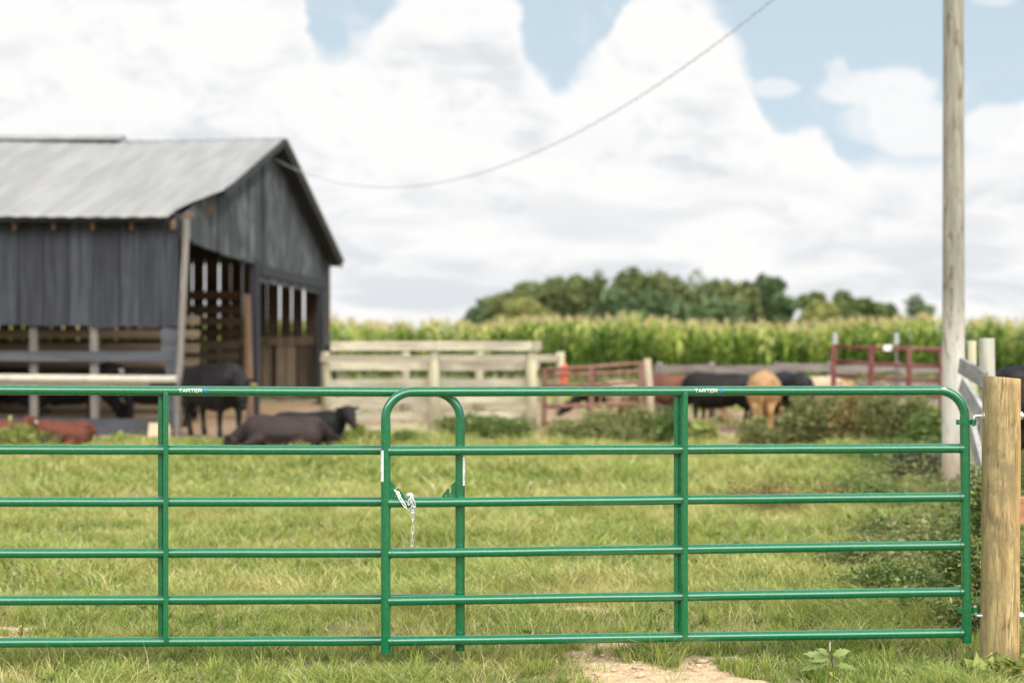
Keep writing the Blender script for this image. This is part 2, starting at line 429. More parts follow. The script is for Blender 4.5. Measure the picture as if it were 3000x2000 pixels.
M['grass'] = leafmat('grass_blades', [(.075, .135, .026), (.17, .26, .046), (.30, .375, .077), (.42, .455, .125), (.55, .52, .215), (.68, .58, .345)], .5, .35, .9,
                     [(.15, .19, .042), (.28, .32, .068), (.415, .43, .11), (.52, .49, .165), (.61, .54, .26), (.68, .575, .36)])
M['corn'] = leafmat('corn_leaves', [(.035, .075, .010), (.09, .17, .02), (.21, .31, .045), (.38, .45, .09), (.58, .57, .19)], .45, .35)
M['tassel'] = leafmat('corn_tassels', [(.46, .38, .18), (.62, .52, .27)], .8, .3)
M['weed_green'] = leafmat('weed_leaves', [(.05, .09, .025), (.10, .16, .04), (.17, .24, .06), (.28, .33, .11)], .55, .3)
M['weed_grey'] = leafmat('grey_weed_leaves', [(.09, .12, .035), (.16, .19, .06), (.25, .27, .095), (.37, .35, .16)], .6, .3)
M['weed_yellow'] = leafmat('yellow_weed_leaves', [(.20, .24, .06), (.30, .34, .09), (.40, .42, .13)], .6, .35)
M['weed_rust'] = leafmat('dry_weed_leaves', [(.14, .13, .045), (.26, .20, .08), (.38, .27, .12), (.30, .31, .11)], .7, .3)
M['weed_dark'] = leafmat('vine_leaves', [(.06, .10, .03), (.12, .18, .05), (.21, .27, .08), (.42, .42, .15)], .5, .3)
M['stem'] = simple('plant_stems', (.14, .15, .06), .8, 0, 20, .3)
M['stem_purple'] = simple('purple_stem', (.10, .05, .055), .6, 0, 20, .3)
M['tree_a'] = leafmat('tree_leaves', [(.10, .13, .045), (.15, .19, .065), (.21, .25, .09)], .6, .25)  # tree greens made paler to stand in for distance haze
M['tree_b'] = leafmat('olive_tree_leaves', [(.12, .145, .055), (.18, .21, .08), (.25, .28, .11)], .6, .25)
M['tree_c'] = leafmat('deep_green_leaves', [(.085, .13, .055), (.12, .18, .075), (.17, .23, .10)], .6, .25)
M['tree_y'] = leafmat('yellowish_leaves', [(.20, .22, .06), (.28, .29, .09), (.36, .35, .12)], .6, .25)
M['bark'] = simple('bark', (.10, .08, .06), .9, 0, 6, .3)

def hide(name, c1, c2, rough=.6):
    m, g = mat_new(name)
    tc = g.n('ShaderNodeTexCoord').outputs['Object']
    n = g.noise(tc, 2.2, 5, .6).outputs[0]; h = g.noise(g.n('ShaderNodeMapping', {'Vector': tc, 'Scale': (.4, 1, 1)}).outputs[0], 60, 3, .6).outputs[0]
    col = g.mix(g.mr(n, .35, .65), c1, c2)
    finish(g, col, rough, h, .4, .01, **{'Specular IOR Level': .22})
    return m
M['hide_black'] = hide('black_hide', (.006, .0055, .006), (.012, .010, .010))
M['hide_brownblack'] = hide('brown_black_hide', (.036, .023, .021), (.022, .015, .014))
M['hide_red'] = hide('red_hide', (.125, .036, .020), (.07, .020, .013))
M['hide_redbrown'] = hide('rusty_hide', (.17, .065, .038), (.10, .038, .024))
M['hide_tan'] = hide('tan_hide', (.43, .26, .115), (.30, .17, .075))
M['hide_cream'] = hide('cream_hide', (.50, .38, .26), (.38, .26, .16))

# ------------------------------------------------------------------ ground
# bare soil patches: (x, y, rx, ry, strength)
DIRT = [(.72, 6.85, .44, .28, 1.3), (.42, 7.08, .22, .22, 1.2), (.62, 7.38, .22, .14, .9), (1.0, 6.55, .50, .24, 1.4), (.30, 6.92, .12, .09, .6), (.84, 7.1, .16, .12, .7),
        (-2.72, 7.60, .24, .13, 1.0), (-2.75, 7.9, .2, .08, .8), (.42, 8.4, .22, .12, .75), (-1.0, 8.6, .28, .14, .5), (-.35, 11.8, .6, .25, .6), (-.1, 7.9, .12, .1, .5), (2.0, 6.9, .12, .08, .3),
        (1.0, 12.2, .7, .25, .5), (-3.4, 13.3, .5, .3, .45), (1.9, 10.0, .2, .12, .5)]
def dirt_at(x, y):
    wob = (fnoise(x*4.2, y*4.2, 4, 5)-.5)*2.3
    d = np.zeros_like(x)
    for cx, cy, rx, ry, k in DIRT:
        q = np.sqrt(((x-cx)/rx)**2+((y-cy)/ry)**2)+wob
        d = np.maximum(d, k*np.clip(1.35-q, 0, 1))
    # cattle yard beyond the pasture
    yard = np.clip((y-21.6+(fnoise(x*.5, y*.5, 3, 9)-.5)*5)/2.5, 0, 1)*np.clip((36-y)/4, 0, 1)
    yn = np.clip((fnoise(x*.45+3, y*.9, 3, 12)-.40)*5, 0, 1)
    yard = yard*(.35+.65*yn)
    barn = np.clip((y-22.6)/.8, 0, 1)*np.clip((-3.6-x)/.8, 0, 1)*np.clip((38-y)/2, 0, 1)
    return np.clip(np.maximum(np.maximum(d, yard), barn), 0, 1)
def height_at(x, y):
    near = np.clip((26-y)/8, 0, 1)
    h = (fnoise(x*.7, y*.7, 3, 21)-.5)*.05*near
    h = h+(fnoise(x*4, y*4, 3, 31)-.5)*.018*near
    h = h-.05*np.exp(-((x-2.45)**2+(y-6.95)**2)/.12)
    return h
def build_ground():
    xs = np.concatenate([-np.geomspace(500, 5.2, 46), np.arange(-5, 5.001, .045), np.geomspace(5.2, 500, 46)])
    ys = np.concatenate([np.array([-300, -60, -15, -2, 2, 4, 5, 5.6]), np.arange(6.0, 9.6, .045), np.arange(9.65, 16, .12), np.geomspace(16.1, 1400, 90)])
    X, Y = np.meshgrid(xs, ys)
    D = dirt_at(X, Y)
    H = height_at(X, Y)
    nearm = np.clip((10-Y)/1.5, 0, 1)
    H = H+D*nearm*((fnoise(X*9, Y*9, 4, 41)-.5)*.06+(fnoise(X*20, Y*20, 2, 43)-.5)*.03)
    H[0, :] = 0
    n, m = X.shape
    V = np.stack([X.ravel(), Y.ravel(), H.ravel()], 1)
    i = np.arange((n-1)*(m-1)); a = (i//(m-1))*m+i % (m-1)
    F = np.stack([a, a+1, a+m+1, a+m], 1)
    me = np_mesh('ground', V, [F], {'dirt': D.ravel()})
    me.polygons.foreach_set('use_smooth', [True]*len(me.polygons))
    mt, g = mat_new('pasture_soil')
    tc = g.n('ShaderNodeTexCoord').outputs['Object']
    d = rndattr(g, 'dirt')
    n1 = g.noise(tc, 9, 6, .65).outputs[0]; n2 = g.noise(tc, 1.1, 5, .6).outputs[0]; n3 = g.noise(tc, 45, 4, .6).outputs[0]
    grassc = g.mix(g.mr(n1, .35, .65), (.13, .14, .055), (.27, .25, .12))
    grassc = g.mix(g.m('MULTIPLY', g.mr(n2, .42, .62), .75), grassc, (.34, .25, .15))
    soil = g.mix(g.mr(n1, .35, .7), (.72, .54, .34), (.56, .39, .23))
    soil = g.mix(g.m('MULTIPLY', g.mr(n3, .55, .7), .6), soil, (.80, .65, .46))
    sepy = g.n('ShaderNodeSeparateXYZ', {0: tc}).outputs[1]
    yardc = g.mix(g.mr(n2, .4, .65), (.36, .23, .15), (.46, .34, .22))
    soil = g.mix(g.mr(sepy, 18, 22), soil, yardc)
    edge = g.mr(g.m('ADD', d, g.m('MULTIPLY', g.m('SUBTRACT', n1, .5), .5)), .25, .6)
    col = g.mix(edge, grassc, soil)
    fld = g.mr(sepy, 60, 75)
    col = g.mix(fld, col, (.13, .17, .05))
    finish(g, col, .95, g.m('ADD', g.m('MULTIPLY', n1, 1.6), g.m('MULTIPLY', n3, .7)), 1.0, .05)
    o = link_mesh('ground', me, mt); tag(o, kind='structure')
build_ground()

# ------------------------------------------------------------------ grass
def blades(x, y, h, w, lean, ang, rnd, z):
    """numpy blades: 5 verts, quad + tri each"""
    n = len(x); phi = rng.uniform(0, 2*math.pi, n)
    wx, wy = np.cos(phi)*w/2, np.sin(phi)*w/2
    lx, ly = np.cos(ang)*lean, np.sin(ang)*lean
    V = np.empty((n, 5, 3))
    V[:, 0] = np.stack([x-wx, y-wy, z-.01], 1); V[:, 1] = np.stack([x+wx, y+wy, z-.01], 1)
    mx, my, mz = x+lx*.38, y+ly*.38, z+h*.62
    V[:, 2] = np.stack([mx+wx*.75, my+wy*.75, mz], 1); V[:, 3] = np.stack([mx-wx*.75, my-wy*.75, mz], 1)
    V[:, 4] = np.stack([x+lx, y+ly, z+h], 1)
    b = np.arange(n)*5
    Q = np.stack([b, b+1, b+2, b+3], 1); T = np.stack([b+3, b+2, b+4], 1)
    return V.reshape(-1, 3), Q, T, np.repeat(rnd, 5)
def build_grass():
    VV, QQ, TT, RR = [], [], [], []; base = 0
    zones = [  # y0, y1, blades, height, width
        (5.7, 9.0, 210000, .045, .0042), (9.0, 14.0, 180000, .055, .0075), (14.0, 26.0, 190000, .070, .016), (26.0, 52.0, 60000, .12, .04)]
    for y0, y1, n, hh, ww in zones:
        t = rng.uniform(0, 1, n); y = np.sqrt(y0**2+t*(y1**2-y0**2))
        x = rng.uniform(-1, 1, n)*(y*.40+.8)
        d = dirt_at(x, y)
        clump = fnoise(x*2.3, y*2.3, 3, 55); big = fnoise(x*.55, y*.55, 3, 66)
        keep = rng.uniform(0, 1, n) > d*1.25-.04
        keep &= rng.uniform(0, 1, n) < .18+1.5*clump**1.3+.25*(big > .55)
        barn = (x < -3.4-(y-24)*0.0) & (y > 23.3)
        keep &= ~barn
        x, y, clump, big, d = x[keep], y[keep], clump[keep], big[keep], d[keep]
        n = len(x)
        h = hh*(.45+1.5*clump**1.5)*rng.uniform(.45, 1.5, n)*(.7+.7*big)
        h = h*(1-.5*d)
        h = h*(1-.75*np.exp(-((x-2.45)**2+(y-6.85)**2)/.10))
        # longer, matted tufts near the gate line and at the right-hand side
        tuft = np.clip((fnoise(x*1.4, y*1.4, 2, 77)-.52)*6, 0, 1)
        h = h*(1+.9*tuft)
        rightm = np.clip((x-1.0)/1.2, 0, 1); h = h*(1+.35*rightm*(y < 9.5))
        ang = fnoise(x*4.5, y*4.5, 2, 88)*9+rng.uniform(-2.2, 2.2, n)
        lean = h*rng.uniform(.3, 1.9, n)
        rnd = np.clip(.08+.62*rng.uniform(0, 1, n)+.5*(big-.45)+rng.normal(0, .08, n), 0, 1)
        dry = rng.uniform(0, 1, n) < .10; rnd[dry] = rng.uniform(.82, 1, dry.sum())
        w = ww*rng.uniform(.6, 1.4, n)
        V, Q, T, r = blades(x, y, h, w, lean, ang, rnd, height_at(x, y))
        VV.append(V); QQ.append(Q+base); TT.append(T+base); RR.append(r); base += len(V)
    base_off = base
    # tufts: blades fanning out of one crown
    nt = 2600; ty = np.sqrt(rng.uniform(0, 1, nt)*(12.5**2-5.9**2)+5.9**2); tx = rng.uniform(-1, 1, nt)*(ty*.4+.6)
    k = (dirt_at(tx, ty) < .62) & (fnoise(tx*.8, ty*.8, 3, 101) > .38); tx, ty = tx[k], ty[k]; nt = len(tx)
    size = rng.uniform(.045, .125, nt)*(1-.45*dirt_at(tx, ty))*(1-.75*np.exp(-((tx-2.45)**2+(ty-6.85)**2)/.10)); per = 42
    x = np.repeat(tx, per)+rng.normal(0, .012, nt*per); y = np.repeat(ty, per)+rng.normal(0, .012, nt*per); sz = np.repeat(size, per)
    ln = sz*rng.uniform(.6, 1.35, nt*per); el = rng.uniform(.15, 1.0, nt*per)
    tone = np.repeat(rng.uniform(-.18, .22, nt), per)
    V, Q, T, r = blades(x, y, ln*(.35+.65*el), .0042*rng.uniform(.7, 1.4, nt*per)*(.5+y/12), ln*(1.15-el), rng.uniform(0, 6.28, nt*per), np.clip(.34+tone+rng.normal(0, .16, nt*per), 0, 1), height_at(x, y))
    VV.append(V); QQ.append(Q+base); TT.append(T+base); RR.append(r); base += len(V)
    # sparse taller seed stalks
    n = 5200
    y = rng.uniform(6.0, 13, n); x = rng.uniform(-1, 1, n)*(y*.4+.6)
    k = dirt_at(x, y) < .25; k &= fnoise(x*.9, y*.9, 3, 91) > .40
    x, y = x[k], y[k]; n = len(x)
    h = rng.uniform(.07, .19, n)
    V, Q, T, r = blades(x, y, h, np.full(n, .0035), h*rng.uniform(.3, 1.3, n), rng.uniform(0, 6.28, n), rng.uniform(.70, 1, n), height_at(x, y))
    VV.append(V); QQ.append(Q+base); TT.append(T+base); RR.append(r)
    me = np_mesh('grass', np.concatenate(VV), [np.concatenate(QQ), np.concatenate(TT)], {'rnd': np.concatenate(RR)})
    o = link_mesh('grass', me, M['grass'])
    tag(o, 'short matted pasture grass with straw coloured seed stalks', 'grass', kind='stuff')
build_grass()

# ------------------------------------------------------------------ leaves, bushes, trees
def leaf_cloud(C, size, aspect=2.0, updown=.5, sizes=None, fold=.25):
    """rhombic leaves centred on C, random directions; 4 verts 2 tris as one bent quad pair"""
    n = len(C)
    d = rng.normal(0, 1, (n, 3)); d[:, 2] *= updown; d /= np.linalg.norm(d, axis=1)[:, None]
    q = rng.normal(0, 1, (n, 3)); s = np.cross(d, q); s /= np.linalg.norm(s, axis=1)[:, None]
    nn = np.cross(d, s)
    L = size*(rng.uniform(.45, 1.1, n)+.9*(rng.uniform(0, 1, n) > .86))[:, None]; W = L/aspect
    if sizes is not None: L = L*sizes[:, None]; W = W*sizes[:, None]
    V = np.empty((n, 4, 3))
    V[:, 0] = C-d*L/2; V[:, 1] = C+s*W/2+nn*W*fold; V[:, 2] = C+d*L/2; V[:, 3] = C-s*W/2+nn*W*fold
    b = np.arange(n)*4
    F = np.concatenate([np.stack([b, b+1, b+2], 1), np.stack([b, b+2, b+3], 1)])
    return V.reshape(-1, 3), F, np.repeat(rng.uniform(0, 1, n), 4)

def bush(name, label, cat, x, y, rx, ry, h, n, leaf, mat, group=None, lobes=9, aspect=2.2, spiky=0.0, stems=True, tip=None):
    t = thing(name, label, cat, (x, y, 0), 0, group)
    cs = []
    sprigs = []
    for k in range(lobes):
        a = random.uniform(0, 2*math.pi); r = math.sqrt(random.random())*.8
        cx, cy = rx*r*math.cos(a), ry*r*math.sin(a)
        hh = h*random.uniform(.55, 1.0)*(1-.35*r)
        m = n//lobes
        tt = rng.uniform(0, 1, m)**.8
        spread = (.30+.25*np.sin(tt*math.pi))*min(rx, ry*1.3, h*1.1)
        px = cx+rng.normal(0, 1, m)*spread*.6+tt*cx*.25; py = cy+rng.normal(0, 1, m)*spread*.6+tt*cy*.25
        pz = tt*hh+rng.normal(0, .03*h, m)
        cs.append(np.stack([px, py, np.abs(pz)+.01], 1)); sprigs.append((cx, cy, hh))
        m3 = m//3; ra = rng.uniform(0, 6.28, m3); rr3 = rng.uniform(.2, 1.0, m3)**.6*(.55+.3*random.random())
        cs.append(np.stack([cx+np.cos(ra)*rr3*rx*.55, cy+np.sin(ra)*rr3*ry*.55, rng.uniform(.01, .38*h, m3)*(1.15-rr3)], 1))
        if spiky:
            for j in range(int(6*spiky)):
                m2 = max(6, m//30); sx, sy = cx+random.gauss(0, rx*.25), cy+random.gauss(0, ry*.25)
                tz = np.linspace(.35*hh, hh*random.uniform(1.0, 1.35), m2)
                cs.append(np.stack([sx+rng.normal(0, leaf*.5, m2), sy+rng.normal(0, leaf*.5, m2), tz], 1))
    C = np.concatenate(cs)
    V, F, r = leaf_cloud(C, leaf, aspect)
    link_mesh('foliage', np_mesh('foliage', V, [F], {'rnd': r}), mat, t)
    if stems:
        mb = MB()
        for cx, cy, hh in sprigs:
            mb.tube([Vector((x+cx*.5, y+cy*.5, -.02)), Vector((x+cx*.8, y+cy*.8, hh*.5)), Vector((x+cx*1.1, y+cy*1.1, hh*.9))], [leaf*.12, leaf*.09, leaf*.04], 5)
        mb.build('stem', M['stem'], t)
    return t

def tree(label, u, vtop, wpx, Y, mat, group='trees beyond the cornfield', n=2600, seed=0, airy=False):
    rs = np.random.default_rng(1000+seed)
    x = GX(u, Y); H = EYE+(1000-vtop)/FPX*Y; W = wpx/FPX*Y
    t = thing('tree', label, 'tree', (x, Y, 0), 0, group)
    lob = 16
    C = []
    for k in range(lob):
        a = rs.uniform(0, 6.28); rr = rs.uniform(.0, .42)*W
        zc = H*rs.uniform(.25, .86); top = 1-abs(zc/H-.55)*1.1
        c = np.array([math.cos(a)*rr*top, math.sin(a)*rr*top, zc]); R0 = W*rs.uniform(.10, .22)
        R0 = min(R0, H-zc+.15*W*0)
        m = n//lob; d = rs.normal(0, 1, (m, 3)); d /= np.linalg.norm(d, axis=1)[:, None]
        rad = R0*rs.uniform(.55 if not airy else .2, 1.08, m)[:, None]
        C.append(c+d*rad*np.array([1, 1, .85]))
    c = np.array([0, 0, H*.8]); m = n//8; d = rs.normal(0, 1, (m, 3)); d /= np.linalg.norm(d, axis=1)[:, None]
    C.append(c+d*rs.uniform(.6, 1.05, m)[:, None]*np.array([W*.22, W*.22, H*.2]))
    C = np.concatenate(C); C[:, 2] = np.clip(C[:, 2], .6, H*1.02)
    V, F, r = leaf_cloud(C, .62 if not airy else .45, 1.5, .8)
    link_mesh('crown', np_mesh('crown', V, [F], {'rnd': r}), mat, t)
    mb = MB(); b = Vector((x, Y, -.2))
    mb.tube([b, b+Vector((.1, 0, H*.25)), b+Vector((-.1, .1, H*.55)), b+Vector((.1, 0, H*.85))], [W*.03+.12, W*.026+.1, W*.018+.06, .04], 8)
    for k in range(5):
        a = rs.uniform(0, 6.28); z0 = H*rs.uniform(.25, .55)
        p = b+Vector((0, 0, z0)); q = p+Vector((math.cos(a)*W*.3, math.sin(a)*W*.3, H*.25))
        mb.tube([p, (p+q)/2+Vector((0, 0, -.2)), q], [.14, .09, .03], 6)
    mb.build('trunk', M['bark'], t)
    return t

TREES = [  # label, u, vtop, width px, depth, material, airy
    ('low scrubby tree ending the wood at its barn side', 1392, 898, 90, 150, 'tree_c', True),
    ('small olive tree second from the barn end of the wood', 1440, 880, 100, 152, 'tree_b', False),
    ('rounded olive tree third from the barn end of the wood', 1490, 852, 120, 158, 'tree_b', False),
    ('dull green tree with a bumpy top, fourth from the barn end of the wood', 1552, 822, 130, 160, 'tree_b', False),
    ('yellowish green bushy tree low in front of the wood', 1530, 872, 150, 148, 'tree_y', False),
    ('broad olive tree fifth from the barn end of the wood', 1622, 812, 130, 160, 'tree_b', False),
    ('dark green tree just before the small bump of the treetops', 1690, 806, 110, 163, 'tree_a', False),
    ('slim tree whose round tuft pokes above the treetops', 1752, 786, 56, 165, 'tree_a', True),
    ('deep green tree standing low below the treetops in the middle', 1800, 842, 130, 150, 'tree_c', False),
    ('tallest broad dark tree at the crest of the wood', 1846, 784, 130, 165, 'tree_a', False),
    ('olive tree beside the crest tree of the wood', 1915, 792, 120, 165, 'tree_b', False),
    ('deep green low tree below the crest of the wood', 1900, 852, 120, 150, 'tree_c', False),
    ('green tree sloping down after the crest of the wood', 1975, 812, 120, 163, 'tree_b', False),
    ('loose topped tree with sky showing through its crown', 2042, 790, 100, 165, 'tree_a', True),
    ('lighter green tree between the loose topped and the pointed dark tree', 2110, 816, 130, 160, 'tree_a', False),
    ('low leafy tree with mid green crown under the loose topped tree', 2090, 868, 150, 150, 'tree_c', False),
    ('olive tree leaning against the pointed dark tree', 2180, 824, 110, 158, 'tree_b', False),
    ('pointed dark bluish green tree before the gap in the wood', 2238, 803, 110, 165, 'tree_c', False),
    ('short deep green tree at the brink of the gap in the wood', 2288, 862, 80, 160, 'tree_c', False),
    ('yellow green rounded thicket tree low beneath the gap', 2410, 886, 190, 140, 'tree_y', False),
    ('dark round tree first after the gap in the wood', 2392, 852, 100, 170, 'tree_a', False),
    ('dark flat topped tree second after the gap in the wood', 2470, 850, 110, 170, 'tree_a', False),
    ('dark low tree third after the gap in the wood', 2535, 870, 90, 170, 'tree_a', False),
    ('thin airy sapling between the dark low tree and the lone tree', 2612, 886, 60, 172, 'tree_c', True),
    ('lone airy tree standing apart next to the utility pole', 2685, 860, 95, 172, 'tree_c', True),
]
for i, (lb, u, vt, w, Y, mt, airy) in enumerate(TREES):
    tree(lb, u, vt, w*(1.7 if i < 17 else (1.4 if i != 19 else 1.2)), Y, M[mt], seed=i, airy=airy, n=(1500 if airy else 3800))

def build_clutter():
    # small broad-leaved weeds sitting low among the grass
    n = 620; y = np.sqrt(rng.uniform(0, 1, n)*(13**2-6**2)+6**2); x = rng.uniform(-1, 1, n)*(y*.4+.5)
    k = (fnoise(x*.8+9, y*.8, 3, 131) > .50) & (dirt_at(x, y) < .4); x, y = x[k], y[k]; n = len(x)
    per = 16; X = np.repeat(x, per); Y = np.repeat(y, per); sp = np.repeat(rng.uniform(.02, .065, n), per)
    a = rng.uniform(0, 6.28, n*per); r = sp*rng.uniform(.2, 1, n*per)
    C = np.stack([X+np.cos(a)*r, Y+np.sin(a)*r, height_at(X, Y)+.02+rng.uniform(0, .05, n*per)*(1-r/sp*.5)], 1)
    V, F, rr = leaf_cloud(C, .026, 1.5, .35)
    o = link_mesh('ground_weeds', np_mesh('ground_weeds', V, [F], {'rnd': rr}), M['weed_green'])
    tag(o, 'tiny broad leaved weeds scattered low among the grass', 'weeds', kind='stuff')
    # rank weedy cover thickening towards the pole and the treated post
    n = 150000; y = np.sqrt(rng.uniform(0, 1, n)*(22**2-7.4**2)+7.4**2); uu = rng.uniform(2200, 3150, n); x = (uu-1500)/FPX*y
    dens = np.clip((uu-2230-180*fnoise(x*.6, y*.6, 3, 141)*2)/420, 0, 1)**1.5*(.25+.9*fnoise(x*1.6, y*1.6, 3, 143))*np.clip((y-7.2)/2.5, .12, 1)
    k = rng.uniform(0, 1, n) < dens; x, y, uu = x[k], y[k], uu[k]; n = len(x)
    hh = (.03+.34*np.clip(fnoise(x*1.3, y*1.3, 3, 147)-.32, 0, 1)/.4)*np.clip((uu-2250)/400, .2, 1)*rng.uniform(0, 1, n)**.6*(.55+y/30)
    V, F, rr = leaf_cloud(np.stack([x, y, height_at(x, y)+hh+.01], 1), .034, 1.9, .6, sizes=.55+y/22)
    me = np_mesh('weed_cover', V, [F], {'rnd': rr})
    fx = np.repeat(fnoise(x*.9, y*.9, 3, 151), 2); mi = np.concatenate([(fnoise(x*.9, y*.9, 3, 151) > .5), (fnoise(x*.9, y*.9, 3, 151) > .5)]).astype(np.int32)
    me.materials.append(M['weed_green']); me.materials.append(M['weed_grey']); me.polygons.foreach_set('material_index', mi)
    o = bpy.data.objects.new('weed_cover', me); COL.objects.link(o)
    tag(o, 'rank low weeds mixed into the grass towards the pole and treated post', 'weeds', kind='stuff')
    # crumbs of soil on the bare patches
    base = bmesh.new(); bmesh.ops.create_icosphere(base, subdivisions=1, radius=1)
    bv = np.array([v.co[:] for v in base.verts]); bf = np.array([[v.index for v in f.verts] for f in base.faces]); base.free()
    n = 5200; y = rng.uniform(6.2, 9, n); x = rng.uniform(-3.6, 2.6, n); k = dirt_at(x, y) > .45; x, y = x[k], y[k]; n = len(x)
    s_ = rng.uniform(.003, .010, n)*(1+1.6*(rng.uniform(0, 1, n) > .93)); q = rng.normal(0, 1, (n, 3)); q /= np.linalg.norm(q, axis=1)[:, None]
    V = bv[None, :, :]*(1+rng.uniform(-.35, .35, (n, len(bv), 1)))*s_[:, None, None]*np.array([1.2, 1, .65])
    V = V+np.stack([x, y, height_at(x, y)+s_*.2+.004], 1)[:, None, :]
    F = (bf[None]+np.arange(n)[:, None, None]*len(bv)).reshape(-1, 3)
    mt = simple('soil_crumbs', (.56, .42, .27), .95, 0, 12, .3, (.38, .26, .16), .3)
    o = link_mesh('soil_crumbs', np_mesh('soil_crumbs', V.reshape(-1, 3), [F]), mt)
    tag(o, 'crumbly sandy clods on the bare ground under the gate', 'soil', kind='stuff')
build_clutter()

# ------------------------------------------------------------------ corn
def build_corn():
    rows = [50+.9*k for k in range(9)]
    VV, FF, RR = [], [], []; TV, TF, TR = [], [], []; b = 0; tb = 0
    for ri, y0 in enumerate(rows):
        n = 215 if ri < 6 else 190
        xs = np.linspace(-36, 40, n)+rng.normal(0, .12, n)
        for x in xs:
            y = y0+rng.normal(0, .08)+.012*x
            H = rng.uniform(2.2, 2.6)*(1+.05*math.sin(x*.5)+.03*math.sin(x*1.7))*(1.0-.0*ri)
            lean = rng.normal(0, .05, 2); ptone = rng.normal(0, .30)
            # stalk
            w = .018
            V = [(x-w, y, 0), (x+w, y, 0), (x+w*.5+lean[0]*H, y+lean[1]*H, H*.9), (x-w*.5+lean[0]*H, y+lean[1]*H, H*.9)]
            VV.append(V); FF.append((b, b+1, b+2, b+3)); RR += [.5]*4; b += 4
            nl = 11 if ri < 3 else 8
            a0 = rng.uniform(0, 3.14)
            for k in range(nl):
                z = H*(.16+.70*k/nl); a = a0+(k % 2)*math.pi+rng.normal(0, .45)
                L = rng.uniform(.6, .95)*(1-.35*abs(k/nl-.5)); wd = rng.uniform(.055, .085)
                ca, sa = math.cos(a), math.sin(a); bx, by = x+lean[0]*z, y+lean[1]*z
                rise = rng.uniform(.28, .55)*L; dr = rng.uniform(.05, .45)*L
                pts = [(0, 0), (.38*L, rise), (.75*L, rise*1.05-dr*.3), (1.0*L, rise-dr*1.3)]
                ws = [wd*.6, wd, wd*.7, .004]; r = min(1, max(0, .12+.62*k/nl+ptone+rng.normal(0, .16)))  # lower leaves coloured darker, standing in for shaded gaps between plants
                vs = []
                for (dd, zz), w2 in zip(pts, ws):
                    vs.append((bx+ca*dd-sa*w2, by+sa*dd+ca*w2, z+zz)); vs.append((bx+ca*dd+sa*w2, by+sa*dd-ca*w2, z+zz+.01))
                VV.append(vs)
                for q in range(3): FF.append((b+q*2, b+q*2+1, b+q*2+3, b+q*2+2))
                RR += [r]*8; b += 8
            for k in range(6):
                a = rng.uniform(0, 6.28); sp = rng.uniform(.02, .13); z0 = H*.88; ln = rng.uniform(.18, .32)
                bx, by = x+lean[0]*H, y+lean[1]*H
                TV.append([(bx-.02, by, z0), (bx+.02, by, z0), (bx+math.cos(a)*sp+.006, by+math.sin(a)*sp, z0+ln), (bx+math.cos(a)*sp-.006, by+math.sin(a)*sp, z0+ln)])
                TF.append((tb, tb+1, tb+2, tb+3)); TR += [rng.uniform()]*4; tb += 4
    nV = b
    V = np.concatenate([np.array(v, dtype=np.float32) for v in VV]+[np.array(v, dtype=np.float32) for v in TV])
    F = np.array(FF+[tuple(i+nV for i in f) for f in TF])
    me = np_mesh('cornfield', V, [F], {'rnd': RR+TR})
    me.materials.append(M['corn']); me.materials.append(M['tassel'])
    mi = np.zeros(len(F), dtype=np.int32); mi[len(FF):] = 1; me.polygons.foreach_set('material_index', mi)
    o = bpy.data.objects.new('cornfield', me); COL.objects.link(o)
    tag(o, 'tall green corn with tan tassels filling the field behind the yard', 'corn', kind='stuff')
build_corn()

# ------------------------------------------------------------------ green tube gates
RT = .0238
class Gate:
    """plane frame of a gate: s along the gate, z up, q out towards the camera"""
    def __init__(s, p0, p1):
        s.o = Vector((p0[0], p0[1], 0)); d = Vector((p1[0]-p0[0], p1[1]-p0[1], 0)); s.len = d.length
        s.d = d.normalized(); s.n = Vector((s.d.y, -s.d.x, 0))
    def pt(s, a, z, q=0.0): return s.o+s.d*a+s.n*q+Vector((0, 0, z))
    def s_of(s, u):
        """where the sight line through photo column u crosses the gate"""
        k = (u-1500)/FPX
        return (k*s.o.y-s.o.x)/(s.d.x-k*s.d.y)
    def z_of(s, a, v):
        p = s.pt(a, 0); return EYE-(v-1000)/FPX*p.y

